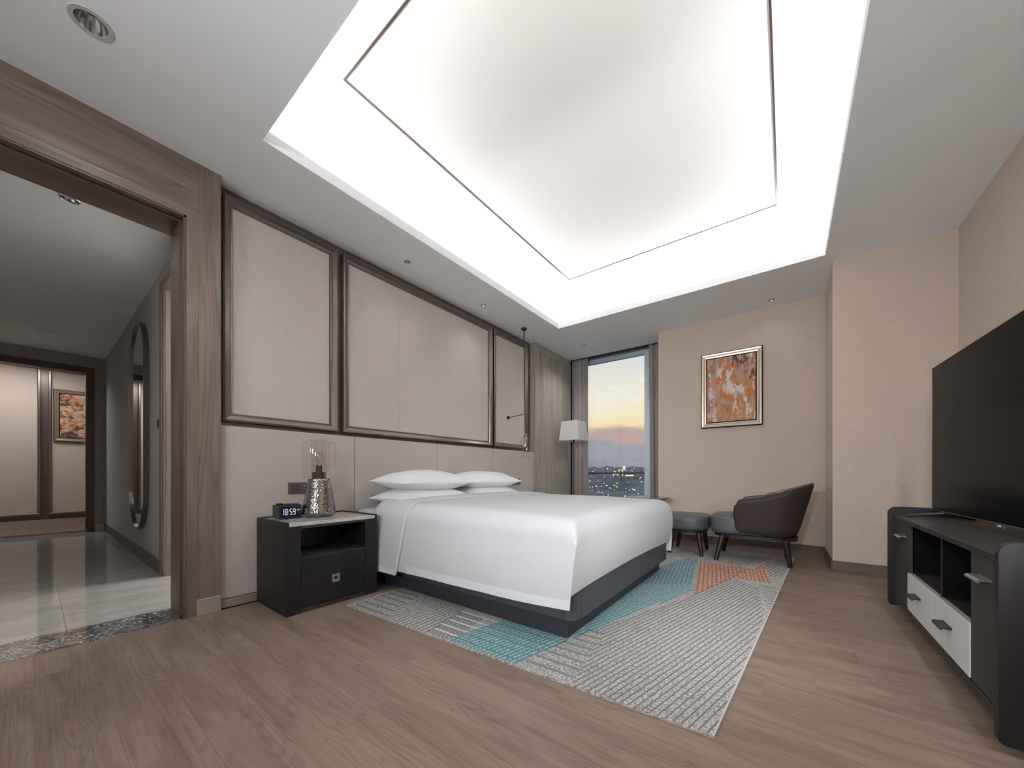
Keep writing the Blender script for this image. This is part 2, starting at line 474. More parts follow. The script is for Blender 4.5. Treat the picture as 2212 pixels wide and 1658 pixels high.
# rug: looped wool, speckled beige-grey
b = N('looped_wool')
v = b.coords((1, 1, 1))
vo = b.n('ShaderNodeTexVoronoi'); vo.inputs['Scale'].default_value = 75.0; b.l(v, vo.inputs['Vector'])
nn = b.noise(v, 90, 3, 0.7)
wool = b.ramp(nn, [(0.36, (0.20, 0.178, 0.160, 1)), (0.46, (0.40, 0.375, 0.345, 1)), (0.60, (0.58, 0.555, 0.52, 1))])
wool = b.mix(0.65, wool, b.ramp(vo.outputs['Distance'], [(0.0, (1.12, 1.12, 1.12, 1)), (0.75, (0.62, 0.61, 0.60, 1))]), 'MULTIPLY')
M['rug'] = b.principled(wool, 0.95, 0, b.bump(vo.outputs['Distance'], -1.0, 0.006), 0.1)
M['rug_rib'] = plain('rug_grey_rib', (0.155, 0.160, 0.165, 1), 0.8, bump_s=0.2, bump_scale=300)
M['rug_bar'] = plain('rug_light_grey_bar', (0.20, 0.205, 0.21, 1), 0.8)
M['rug_white'] = plain('rug_white_bar', (0.55, 0.56, 0.57, 1), 0.7)
M['rug_teal'] = plain('rug_teal_rib', (0.012, 0.27, 0.345, 1), 0.7)
M['rug_navy'] = plain('rug_navy_rib', (0.04, 0.13, 0.18, 1), 0.75)
M['rug_orange'] = plain('rug_orange_rib', (0.62, 0.165, 0.06, 1), 0.75)
M['rug_edge'] = plain('rug_edge', (0.50, 0.49, 0.48, 1), 0.9)

# ================================================================== floor
floor = struct(box('floor', (-3.6, YB, -0.12), (XT + 0.15, 6.3, -0.012), M['floor']), 'brown oak plank floor')
FW, FL = 0.182, 1.22
plank_meshes = {}
def plank_mesh(L):
    k = round(L, 3)
    if k not in plank_meshes:
        bm = bmesh.new(); add_box(bm, (-L / 2 + 0.0002, -FW / 2 + 0.0002, 0), (L / 2 - 0.0002, FW / 2 - 0.0002, 0.012), 0.0002, 1)
        me = bpy.data.meshes.new('plank'); bm.to_mesh(me); bm.free(); me.materials.append(M['floor'])
        plank_meshes[k] = me
    return plank_meshes[k]
rng = random.Random(3)
y = -0.36
row = 0
while y < 5.8:
    x = -3.05 - rng.choice([0.15, 0.33, 0.51, 0.69, 0.87, 1.05])
    while x < XT:
        x0, x1 = max(x, -3.05), min(x + FL, XT + 0.0)
        if x1 - x0 > 0.05:
            link('plank', plank_mesh(x1 - x0), None, floor, ((x0 + x1) / 2, y + FW / 2, -0.012))
        x += FL
    y += FW

# ================================================================== bedroom ceiling with tray, holes for downlights
DL = [  # x, y, hole radius, label
    (-2.48, 0.158, 0.052, 'large chrome recessed downlight in the ceiling above the doorway'),
    (-2.872, 2.148, 0.026, 'small recessed spotlight above the middle wall panel, nearer the doorway'),
    (-2.889, 3.249, 0.026, 'small recessed spotlight above the middle wall panel, nearer the window'),
    (-2.521, 5.181, 0.026, 'small recessed spotlight in the ceiling in front of the window'),
    (-0.143, 5.154, 0.026, 'small recessed spotlight in the ceiling above the armchair'),
]
DL_FILL = [  # unseen downlights added to fill the room with light
    (0.70, 1.80, 0.052, 'added chrome fill downlight above the television, out of the picture'),
    (0.70, 0.30, 0.052, 'added chrome fill downlight over the television wall, out of the picture'),
    (-1.30, 0.10, 0.052, 'added chrome fill downlight above the viewer, out of the picture'),
]
FILL_POWER = [305, 225, 240, 98]  # strengths of the added fill spotlights behind the viewer
FILLC = (0.915, 0.965, 1.0)
def holed_plate(bm, xs, ys, z, skip, holes, hs=0.09):
    gx = sorted(set([round(v, 5) for v in xs] + [round(v, 5) for h in holes for v in (h[0] - hs, h[0] + hs)]))
    gy = sorted(set([round(v, 5) for v in ys] + [round(v, 5) for h in holes for v in (h[1] - hs, h[1] + hs)]))
    for x0, x1 in zip(gx[:-1], gx[1:]):
        for y0, y1 in zip(gy[:-1], gy[1:]):
            cx, cy = (x0 + x1) / 2, (y0 + y1) / 2
            if skip(cx, cy): continue
            hole = None
            for h in holes:
                if abs(cx - h[0]) < hs and abs(cy - h[1]) < hs: hole = h
            if hole is None:
                bm.faces.new([bm.verts.new(p) for p in ((x0, y0, z), (x0, y1, z), (x1, y1, z), (x1, y0, z))])
    for h in holes:
        n = 40
        inner, outer = [], []
        for i in range(n):
            a = 2 * PI * i / n
            c, s = math.cos(a), math.sin(a)
            k = hs / max(abs(c), abs(s))
            inner.append(bm.verts.new((h[0] + h[2] * c, h[1] + h[2] * s, z)))
            outer.append(bm.verts.new((h[0] + k * c, h[1] + k * s, z)))
        for i in range(n):
            j = (i + 1) % n
            bm.faces.new((inner[i], outer[i], outer[j], inner[j]))
bm = bmesh.new()
holed_plate(bm, [-3.4, TXL, TXR, XT + 0.1], [YB, TYN, TYF, 5.745], HC,
            lambda x, y: TXL < x < TXR and TYN < y < TYF, [(d[0], d[1], d[2]) for d in DL + DL_FILL])
ceiling = struct(finish('ceiling', bm, M['ceiling'], recalc=False), 'white ceiling border around the lit tray')
# lip of the tray
LIPZ = 3.012
for nm, lo, hi in (('lip', (TXL - 0.03, TYN - 0.03, HC + 0.001), (TXL, TYF + 0.03, LIPZ)), ('lip', (TXR, TYN - 0.03, HC + 0.001), (TXR + 0.03, TYF + 0.03, LIPZ)),
                   ('lip', (TXL, TYN - 0.03, HC + 0.001), (TXR, TYN, LIPZ)), ('lip', (TXL, TYF, HC + 0.001), (TXR, TYF + 0.03, LIPZ))):
    box(nm, lo, hi, M['ceiling'], ceiling)
CO = 0.24
bm = bmesh.new()
add_box(bm, (TXL - CO - 0.03, TYN - CO - 0.03, TZ), (TXR + CO + 0.03, TYF + CO + 0.03, TZ + 0.05))
tray = struct(finish('ceiling_tray', bm, M['tray']), 'bright lit tray ceiling')
for lo, hi in (((TXL - CO - 0.03, TYN - CO, HC + 0.02), (TXL - CO, TYF + CO, TZ)), ((TXR + CO, TYN - CO, HC + 0.02), (TXR + CO + 0.03, TYF + CO, TZ)),
               ((TXL - CO, TYN - CO - 0.03, HC + 0.02), (TXR + CO, TYN - CO, TZ)), ((TXL - CO, TYF + CO, HC + 0.02), (TXR + CO, TYF + CO + 0.03, TZ))):
    box('cove_wall', lo, hi, M['tray'], tray)
for lo, hi in (((TXL - CO, TYN - CO, HC + 0.01), (TXL - 0.03, TYF + CO, HC + 0.02)), ((TXR + 0.03, TYN - CO, HC + 0.01), (TXR + CO, TYF + CO, HC + 0.02)),
               ((TXL - 0.03, TYN - CO, HC + 0.01), (TXR + 0.03, TYN - 0.03, HC + 0.02)), ((TXL - 0.03, TYF + 0.03, HC + 0.01), (TXR + 0.03, TYF + CO, HC + 0.02))):
    box('cove_shelf', lo, hi, M['tray'], tray)
IN = 0.346
lx0, lx1, ly0, ly1 = TXL + IN, TXR - IN, TYN + IN - 0.03, TYF - IN
lw = 0.011
for lo, hi in (((lx0, ly0, TZ - 0.006), (lx0 + lw, ly1, TZ)), ((lx1 - lw, ly0, TZ - 0.006), (lx1, ly1, TZ)),
               ((lx0 + lw, ly0, TZ - 0.006), (lx1 - lw, ly0 + lw, TZ)), ((lx0 + lw, ly1 - lw, TZ - 0.006), (lx1 - lw, ly1, TZ))):
    box('bronze_inlay', lo, hi, M['bronze_back'], tray)

# downlights: recessed chrome cone, trim ring, lamp
def downlight(x, y, r, label, z=HC, group='recessed ceiling downlights', power=0.0, cone=62, lit=None):
    t = thing('downlight', label, 'downlight', (x, y, z), group)
    lathe('trim_ring', [(r * 1.0, 0.0), (r * 1.0, -0.002), (r * 1.34, -0.0025), (r * 1.38, 0.0), (r * 1.0, 0.0)], (x, y, z), M['trim_ring'], t, 40, False)
    lathe('reflector', [(r, 0.0), (r * 0.86, r * 0.55), (r * 0.55, r * 1.05), (r * 0.50, r * 1.08)], (x, y, z), M['chrome'], t, 24, False, 20)
    lathe('lamp', [(0, r * 1.10), (r * 0.53, r * 1.10), (r * 0.53, r * 1.25), (0, r * 1.25)], (x, y, z), M['black'], t, 24)
    if power:
        l = bpy.data.lights.new('downlight_beam', 'SPOT')
        l.energy = power; l.spot_size = R(cone); l.spot_blend = 1.0; l.shadow_soft_size = 0.045
        l.color = FILLC
        o = bpy.data.objects.new('downlight_beam', l); C.objects.link(o)
        o.parent = t; o.location = (0, 0, -0.02)
    return t
DL_POWER = [18, 3, 5, 42, 1.5]
DL_CONE = [150, 100, 110, 130, 130]
for d, pw, cn in zip(DL, DL_POWER, DL_CONE):
    downlight(d[0], d[1], d[2], d[3], power=pw, cone=cn)
# unseen downlights of the same make, added as fill light
for d, pw in zip(DL_FILL, [70, 50, 10]):
    downlight(d[0], d[1], d[2], d[3], power=pw, cone=165)
# added rail of fill spotlights behind the viewer, invented to lighten walls and ceiling
RZ_T, RY_T = 1.95, YB + 0.16
fill_rail = thing('added_fill_rail', 'added wall rail of fill spotlights behind the viewer, out of the picture', 'spotlights', (-1.0, YB, RZ_T))
box('rail', (-2.9, YB, RZ_T - 0.02), (0.95, YB + 0.03, RZ_T + 0.02), M['black_plastic'], fill_rail)
def fill_spot(x, target, power, cone, soft=0.16, z=RZ_T, y=RY_T):
    p = Vector((x, y, z)); d = (Vector(target) - p).normalized()
    tube('fill_stem', [(x, YB + 0.03, z), (x, y - 0.08, z)], 0.008, M['black_plastic'], fill_rail, 8)
    tube('fill_head', [tuple(p - d * 0.10), tuple(p + d * 0.02)], [0.045, 0.05], M['black_plastic'], fill_rail, 20)
    l = bpy.data.lights.new('fill_beam', 'SPOT')
    l.energy = power; l.spot_size = R(cone); l.spot_blend = 1.0; l.shadow_soft_size = soft
    l.color = FILLC
    o = bpy.data.objects.new('fill_beam', l); C.objects.link(o)
    o.parent = fill_rail; o.location = p + d * 0.06 - WL[fill_rail]
    o.rotation_euler = d.to_track_quat('-Z', 'Y').to_euler()
fill_spot(-0.4, (-0.4, 5.4, 2.1), FILL_POWER[0], 70)
fill_spot(0.7, (-3.1, 3.6, 2.0), FILL_POWER[1], 80)
fill_spot(-2.3, (1.1, 3.6, 2.1), FILL_POWER[2], 85)
fill_spot(-1.2, (-1.4, 3.0, 2.6), FILL_POWER[3], 130)

# added fill spotlight outside the frame, invented to brighten the foot of the bed
def foot_fill_spot(p, target, power, cone, label):
    p = Vector(p); d = (Vector(target) - p).normalized()
    t = thing('added_foot_spotlight', label, 'spotlight', (XT, p.y, p.z))
    lathe('mount', [(0, 0), (0.035, 0), (0.035, 0.012), (0, 0.012)], (XT - 0.012, p.y, p.z), M['black_plastic'], t, 20)
    tube('stem', [(XT - 0.002, p.y, p.z), tuple(p - d * 0.07)], 0.008, M['black_plastic'], t, 8)
    tube('head', [tuple(p - d * 0.10), tuple(p + d * 0.02)], [0.045, 0.05], M['black_plastic'], t, 20)
    l = bpy.data.lights.new('foot_fill_beam', 'SPOT')
    l.energy = power; l.spot_size = R(cone); l.spot_blend = 1.0; l.shadow_soft_size = 0.14; l.color = FILLC
    o = bpy.data.objects.new('foot_fill_beam', l); C.objects.link(o)
    o.parent = t; o.location = p + d * 0.06 - WL[t]
    o.rotation_euler = d.to_track_quat('-Z', 'Y').to_euler()
foot_fill_spot((XT - 0.14, 1.15, 1.15), (-0.9, 2.9, 0.50), 115, 75, 'added black fill spotlight for the bed foot, beside the viewer, out of the picture')

# ================================================================== walls of the bedroom
def wall(name, lo, hi, mat, label):
    return struct(box(name, lo, hi, mat), label)
wall('wall_headboard', (XB - 0.05, 0.70, -0.01), (XB, 5.80, HC + 0.02), M['bronze_back'], 'dark bronze wall behind the framed panels')
# column and picture wall
wall('wall_picture', (-1.46, YP, -0.01), (XC, YWIN + 0.25, HC + 0.3), M['wallpaper'], 'beige papered wall with the painting')
wall('wall_column', (XC, YCOL, -0.01), (XT + 0.1, YWIN + 0.25, HC + 0.02), M['wallpaper'], 'beige papered wall stepping forward beside the television')
wall('wall_television', (XT, YB, -0.01), (XT + 0.1, YCOL, HC + 0.02), M['wallpaper'], 'beige papered wall behind the television')
wall('wall_back', (-3.2, YB - 0.1, -0.01), (XT + 0.1, YB, HC + 0.02), M['wallpaper'], 'beige wall behind the viewer')
wall('wall_entry', (-3.4, YB, -0.01), (XW - 0.02, -1.0, HC + 0.02), M['wallpaper'], 'wall beside the doorway')
# skirting boards
BH = 0.104
def skirting(name, pts, mat, h=BH, label='brown wooden skirting board'):
    """pts: floor outline of the wall faces; board stands 14 mm proud"""
    return None
struct(box('baseboard_picture', (-1.46, YP - 0.014, 0), (XC - 0.0005, YP, BH), M['base_x'], None, 0.002, 1), 'brown skirting under the painting')
struct(box('baseboard_column', (XC - 0.014, YCOL - 0.014, 0), (XC, YP - 0.015, BH), M['base_x'], None, 0.002, 1), 'brown skirting on the short return')
struct(box('baseboard_television', (XC + 0.0005, YCOL - 0.014, 0), (XT, YCOL, BH), M['base_x'], None, 0.002, 1), 'brown skirting beside the cabinet')
struct(box('baseboard_side', (XT - 0.014, YB, 0), (XT, YCOL - 0.015, BH), M['base_x'], None, 0.002, 1), 'brown skirting behind the cabinet')

# ================================================================== wooden door surround
dsur = struct(box('door_1', (XW - 0.075, 0.653, 0.0), (XW, 0.767, HC), M['ash_z']), 'grey-brown ash door surround with sliding door pocket')
YD0 = -0.95      # far jamb of the opening, out of view
ZI = 2.567       # underside of casing
CW = 0.060
# mitred casing strip, right jamb and head
prism('casing_jamb', [(0.592, 0.0), (0.652, 0.0), (0.652, ZI + CW), (0.592, ZI)], XW - 0.075, XW - 0.002, 'x', M['ash_z'], dsur)
prism('casing_head', [(0.592, ZI), (0.652, ZI + CW), (YD0, ZI + CW), (YD0, ZI)], XW - 0.075, XW - 0.002, 'x', M['ash_y'], dsur)
box('header_board', (XW - 0.075, YD0, ZI + CW + 0.0008), (XW, 0.652, HC), M['ash_y'], dsur)
# pair of fine grooves in the header: thin proud ribs
for k in range(3):
    box('track_rib', (XW - 0.075, YD0, ZI + 0.006 + 0.010 * k), (XW - 0.0012, 0.16, ZI + 0.010 + 0.010 * k), M['walnut_y'], dsur)
# inner lining: first thin return, dark slot, then deep lining
box('jamb_return', (XW - 0.045, 0.580, 0.0), (XW - 0.006, 0.592, ZI), M['walnut_z'], dsur)
box('head_return', (XW - 0.045, YD0, ZI - 0.012), (XW - 0.006, 0.592, ZI - 0.0005), M['walnut_y'], dsur)
box('jamb_slot', (XW - 0.075, 0.598, 0.0), (XW - 0.045, 0.640, ZI), M['black'], dsur)
box('head_slot', (XW - 0.075, YD0, ZI + 0.001), (XW - 0.045, 0.598, ZI + 0.03), M['black'], dsur)
bm = bmesh.new(); add_box(bm, (-3.356, 0.570, 0.0), (XW - 0.075, 0.70, 2.80))
finish('jamb_lining', bm, M['walnut_z'], dsur)
bm = bmesh.new(); add_box(bm, (-3.356, YD0, 2.546), (XW - 0.075, 0.5695, 2.80))
finish('head_lining', bm, M['walnut_y'], dsur)
bm = bmesh.new(); add_box(bm, (-3.37, YD0 - 0.1, 0.0), (XW, YD0, HC))
finish('far_jamb', bm, M['ash_z'], dsur)
box('lintel_block', (-3.356, YD0, 2.80), (XW - 0.075, 0.70, HC + 0.02), M['walnut_y'], dsur)
box('strike_plate', (XW - 0.052, 0.5785, 0.96), (XW - 0.010, 0.5800, 1.10), M['bronze'], dsur)
kick = box('kick_cap', (XW, 0.640, 0.0), (XW + 0.008, 0.767, 0.105), M['brushed'], dsur, 0.0015, 1)
# marble threshold
struct(box('trim_threshold', (-3.375, YD0, -0.02), (XW - 0.001, 0.5695, 0.0015), M['threshold']), 'dark veined marble threshold')

# ================================================================== headboard
YH = [0.772, 1.747, 2.711, 3.676, 4.632]
HBT = 1.256
hb = thing('headboard', 'taupe upholstered headboard panels running along the wall behind the bed', 'headboard', (XB, 2.70, 0.0))
for i in range(4):
    g = 0.0025
    z0 = 0.060 if i in (0,) else 0.585
    box('upholstered_panel', (XB + 0.002, YH[i] + g, z0), (XW - 0.044, YH[i + 1] - g, HBT), M['upholstery'], hb, 0.006, 3)
    if i > 0:
        box('lower_panel', (XB + 0.002, YH[i] + g, 0.060), (XW - 0.044, YH[i + 1] - g, 0.580), M['upholstery'], hb, 0.006, 3)
struct(box('baseboard_headboard', (XB + 0.002, 0.772, 0.0), (XW - 0.036, 4.632, 0.057), M['brushed']), 'brushed metal skirting below the headboard')

# framed fabric wall panels
def wall_panel(y0, y1, label, seam=None):
    t = thing('framed_wall_panel', label, 'wall panel', (XB, (y0 + y1) / 2, 1.29), 'framed fabric panels above the headboard')
    z0, z1 = 1.292, 2.872
    fw = 0.062
    x0 = XB + 0.001
    prof = [(0.0, 0.0), (0.0, 0.050), (0.012, 0.056), (0.040, 0.040), (0.048, 0.030), (0.056, 0.030), (fw, 0.012), (fw, 0.0)]   # (inward offset, height)
    def rail(name, p, q, inw):
        """mitred rail from outer corner p to outer corner q (y,z); inw = inward unit (dy,dz)"""
        bm = bmesh.new()
        d = Vector((q[0] - p[0], q[1] - p[1])).normalized()
        A, Bv = [], []
        for o_, h in prof:
            a = (p[0] + inw[0] * o_ + d.x * o_, p[1] + inw[1] * o_ + d.y * o_)
            c = (q[0] + inw[0] * o_ - d.x * o_, q[1] + inw[1] * o_ - d.y * o_)
            A.append(bm.verts.new((x0 + h, a[0], a[1]))); Bv.append(bm.verts.new((x0 + h, c[0], c[1])))
        n = len(prof)
        for k in range(n):
            bm.faces.new((A[k], A[(k + 1) % n], Bv[(k + 1) % n], Bv[k]))
        bm.faces.new(A); bm.faces.new(list(reversed(Bv)))
        finish(name, bm, M['bronze'], t)
    rail('frame_rail', (y0, z0), (y1, z0), (0, 1)); rail('frame_rail', (y0, z1), (y1, z1), (0, -1))
    rail('frame_rail', (y0, z0), (y0, z1), (1, 0)); rail('frame_rail', (y1, z0), (y1, z1), (-1, 0))
    cuts = [y0 + fw - 0.004] + ([seam] if seam else []) + [y1 - fw + 0.004]
    for a, c in zip(cuts[:-1], cuts[1:]):
        box('fabric', (x0, a + (0.0006 if a == seam else 0), z0 + fw - 0.004), (x0 + 0.014, c - (0.0006 if c == seam else 0), z1 - fw + 0.004), M['panel_cloth'], t)
    return t
wall_panel(0.797, 1.606, 'tall fabric wall panel in a bronze frame, next to the doorway')
wall_panel(1.655, 3.692, 'widest fabric wall panel in a bronze frame, above the bed', 2.26)
wall_panel(3.722, 4.520, 'narrow fabric wall panel in a bronze frame, behind the hanging lamp')

# wooden column beside the window
colw = struct(box('trim_column', (XB - 0.02, 4.636, 0.0), (-3.074, 5.80, HC + 0.01), M['column_wood']), 'wooden column with a recessed panel beside the window')
box('stile', (-3.074, 4.636, 0.0), (-3.066, 4.764, HC), M['column_wood'], colw)
box('stile', (-3.074, 5.600, 0.0), (-3.066, 5.76, HC), M['column_wood'], colw)
box('rail', (-3.074, 4.7645, 2.802), (-3.066, 5.5995, HC), M['column_wood'], colw)
box('rail', (-3.074, 4.7645, 0.0), (-3.066, 5.5995, 0.12), M['column_wood'], colw)
box('recessed_panel', (-3.074, 4.770, 0.125), (-3.0675, 5.594, 2.797), M['column_wood'], colw)

# ================================================================== window, pocket, curtains
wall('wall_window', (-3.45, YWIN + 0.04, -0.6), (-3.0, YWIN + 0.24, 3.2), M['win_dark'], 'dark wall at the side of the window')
struct(box('trim_pocket', (-3.45, 5.745, HC), (-1.46, 5.775, HC + 0.20), M['ceiling']), 'front edge of the curtain pocket')
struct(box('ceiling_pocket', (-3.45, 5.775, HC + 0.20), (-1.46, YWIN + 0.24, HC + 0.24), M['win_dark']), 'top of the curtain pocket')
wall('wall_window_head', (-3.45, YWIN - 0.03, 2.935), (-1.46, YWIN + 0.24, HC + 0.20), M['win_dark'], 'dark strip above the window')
wall('wall_window_side', (-3.45, 5.70, -0.01), (XB - 0.02, YWIN + 0.04, HC + 0.2), M['win_dark'], 'side of the window bay')
wall('wall_window_sill', (-3.2, YWIN - 0.03, -0.3), (-1.46, YWIN + 0.24, 0.14), M['ceiling'], 'low wall below the window')
wx0, wx1 = -3.10, -1.50
win = struct(box('window_1', (wx0, YWIN - 0.03, 2.870), (wx1, YWIN + 0.05, 2.935), M['win_frame']), 'tall window with blue-grey frame and city view')
box('frame_sill', (wx0, YWIN - 0.03, 0.14), (wx1, YWIN + 0.05, 0.20), M['win_frame'], win)
box('frame_jamb', (wx0, YWIN - 0.03, 0.20), (wx0 + 0.06, YWIN + 0.05, 2.870), M['win_frame'], win)
box('frame_jamb', (-1.835, YWIN - 0.05, 0.20), (wx1, YWIN + 0.05, 2.870), M['win_frame'], win)
box('pane', (wx0 + 0.06, YWIN + 0.005, 0.20), (-1.835, YWIN + 0.011, 2.870), M['pane'], win)
box('guard_rail', (wx0 + 0.06, YWIN + 0.055, 0.925), (-1.835, YWIN + 0.075, 0.950), M['charcoal_metal'], win)

def curtain(name, x0, x1, ybase, label, nf, amp, z0=0.02, z1=HC + 0.12, lean=0.0, ph=0.0, top_sx=1.0):
    nu, nv = 120, 10
    Pn = []
    for i in range(nu + 1):
        u = i / nu
        colp = []
        for j in range(nv + 1):
            w = j / nv
            z = z0 + (z1 - z0) * w
            a = amp * (1.0 - 0.25 * w)
            wob = 0.25 * math.sin(3.1 * u * nf + 1.3) * (1 - w)
            yy = ybase + a * math.sin(2 * PI * nf * u + ph + wob) + 0.35 * a * math.sin(4.7 * PI * nf * u + 0.6)
            xx = x0 + (x1 - x0) * u + lean * (1 - w) * (1 - u)
            colp.append((xx, yy, z))
        Pn.append(colp)
    bm = bmesh.new(); grid_mesh(bm, Pn)
    o = finish(name, bm, M['curtain'], None, True, recalc=False)
    s = o.modifiers.new('cloth', 'SOLIDIFY'); s.thickness = 0.004
    return tag(o, label, 'curtain', 'curtains at the window')
curtain('curtain', -3.085, -2.775, 5.86, 'pleated taupe curtain hanging beside the wooden column', 3.4, 0.030, ph=0.5)
curtain('curtain', -1.745, -1.43, 5.86, 'pleated taupe curtain hanging beside the painting wall', 3.2, 0.034, lean=0.03, ph=1.9)

# ================================================================== hall and far room seen through the doorway
YHW = 0.717
HX0, HX1 = -8.858, -3.356
HZ = 2.79
wall('wall_hall_side', (HX0, YHW, -0.01), (-4.47, YHW + 0.08, HZ + 0.02), M['hall_paper'], 'grey papered hall wall with the long mirror')
wall('wall_hall_over_door', (-4.47, YHW, 2.60), (-3.30, YHW + 0.08, HZ + 0.02), M['hall_paper'], 'hall wall above the side door')
wall('wall_hall_far_side', (HX0 - 0.1, -1.25, -0.01), (HX1, -1.15, HZ + 0.02), M['hall_paper'], 'opposite hall wall')
wall('wall_hall_near', (HX1 - 0.02, -1.15, -0.01), (HX1, YD0 - 0.1, HZ + 0.02), M['hall_paper'], 'hall side of the bedroom wall')
struct(box('ceiling_hall', (HX0 - 0.1, -1.25, HZ), (HX1 + 0.001, 2.3, HZ + 0.05), M['ceiling']), 'white hall ceiling')
# far wall with its doorway
fw_ = wall('wall_hall_end', (HX0 - 0.08, 0.597, -0.01), (HX0, YHW, HZ), M['hall_paper'], 'end wall of the hall')
box('over_door', (HX0 - 0.08, -1.15, 2.60), (HX0, 0.597, HZ), M['hall_paper'], fw_)
hdoor = struct(box('door_2', (HX0 - 0.12, 0.517, 0.0), (HX0 + 0.015, 0.600, 2.612), M['walnut_z']), 'dark wooden door frame at the end of the hall')
box('head_casing', (HX0 - 0.12, -1.15, 2.527), (HX0 + 0.015, 0.5165, 2.612), M['walnut_y'], hdoor)
box('inner_lining', (HX0 - 0.11, 0.508, 0.0), (HX0 - 0.01, 0.5165, 2.519), M['ash_z'], hdoor)
box('inner_head', (HX0 - 0.11, -1.15, 2.519), (HX0 - 0.01, 0.5165, 2.5265), M['ash_y'], hdoor)
struct(box('baseboard_hall', (HX0 + 0.014, YHW - 0.014, 0), (-4.583, YHW, 0.12), M['walnut_y'], None, 0.002, 1), 'dark skirting along the hall wall')
struct(box('baseboard_hall_end', (HX0, 0.6005, 0), (HX0 + 0.014, YHW, 0.115), M['brushed'], None, 0.002, 1), 'pale skirting at the end of the hall')
# side door casing in the hall wall
sd = struct(box('door_3', (-4.583, YHW - 0.018, 0.0), (-4.505, YHW + 0.10, 2.66), M['ash_z']), 'grey-brown side door casing in the hall wall')
box('head_casing', (-4.505, YHW - 0.018, 2.585), (-3.37, YHW + 0.10, 2.66), M['ash_y'], sd)
box('door_stop', (-4.505, YHW + 0.006, 0.0), (-4.455, YHW + 0.09, 2.585), M['ash_z'], sd)
# side room behind that opening (lit)
wall('wall_side_room', (-5.6, 2.2, -0.01), (-3.30, 2.3, HZ + 0.02), M['ceiling'], 'pale wall of the side room')
wall('wall_side_room_end', (-5.7, 0.80, -0.01), (-5.6, 2.3, HZ + 0.02), M['ceiling'], 'end wall of the side room')
wall('wall_side_room_back', (-3.37, 0.80, -0.01), (-3.30, 2.3, HZ + 0.02), M['ceiling'], 'back wall of the side room')
area('side_room_light', (-4.32, 1.45, 2.70), 0.35, 0.35, (0, 0, 0), 40, (1.0, 0.95, 0.88))
# hall floor tiles
hf = struct(box('floor_hall', (HX0 - 0.15, -1.25, -0.10), (-3.37, 2.3, -0.012), M['tile']), 'polished grey marble hall floor')
tys = [-1.25, -0.68, 0.121, 0.93, 2.2]
txs = [HX0 - 0.12, -7.9, -6.5, -5.1, -3.376]
for x0, x1 in zip(txs[:-1], txs[1:]):
    for y0, y1 in zip(tys[:-1], tys[1:]):
        box('tile', (x0 + 0.001, y0 + 0.001, -0.012), (x1 - 0.001, y1 - 0.001, 0.0), M['tile'], hf)
# far room
wall('wall_far_room', (-10.53, -1.9, -0.01), (-10.48, 2.0, 2.9), M['bronze_back'], 'panelled wall of the far room')
wall('wall_far_room_side', (-10.48, 1.5, -0.01), (HX0 - 0.1, 1.6, 2.9), M['wallpaper'], 'side wall of the far room')
wall('wall_far_room_other', (-10.48, -1.95, -0.01), (HX0 - 0.1, -1.9, 2.9), M['wallpaper'], 'other side wall of the far room')
wall('wall_far_room_near', (HX0 - 0.12, YHW, -0.01), (HX0 - 0.081, 1.5, 2.9), M['wallpaper'], 'near wall of the far room')
struct(box('ceiling_far_room', (-10.53, -1.95, 2.85), (HX0 - 0.08, 1.6, 2.9), M['ceiling']), 'ceiling of the far room')
ff = struct(box('floor_far_room', (-10.48, -1.9, -0.1), (HX0 - 0.12, 1.5, 0.0), M['floor']), 'wooden floor of the far room')
struct(box('trim_far_threshold', (HX0 - 0.33, -1.15, -0.02), (HX0 - 0.06, 0.517, 0.002), M['threshold']), 'dark threshold into the far room')
area('far_room_light', (-9.45, -0.2, 2.80), 0.9, 0.9, (0, 0, 0), 24, (1.0, 0.95, 0.89))
struct(box('baseboard_far_room', (-10.48, -1.9, 0.0), (-10.455, 1.5, 0.117), M['brushed']), 'pale metal skirting in the far room')
def far_panel(y0, y1, label):
    t = thing('framed_wall_panel', label, 'wall panel', (-10.48, (y0 + y1) / 2, 0.19), 'framed panels in the far room')
    x0 = -10.479
    for a, c, d, e in ((y0, y1, 0.19, 0.235), (y0, y1, 2.765, 2.81), (y0, y0 + 0.04, 0.2355, 2.7645), (y1 - 0.04, y1, 0.2355, 2.7645)):
        box('frame_rail', (x0, a, d), (x0 + 0.05, c, e), M['bronze'], t, 0.008, 1)
    box('fabric', (x0, y0 + 0.0405, 0.236), (x0 + 0.012, y1 - 0.0405, 2.764), M['panel_cloth'], t)
far_panel(-1.5, 0.090, 'framed fabric panel at the edge of the far room, beside the small painting')
far_panel(0.165, 1.40, 'framed fabric panel in the far room holding the small painting')

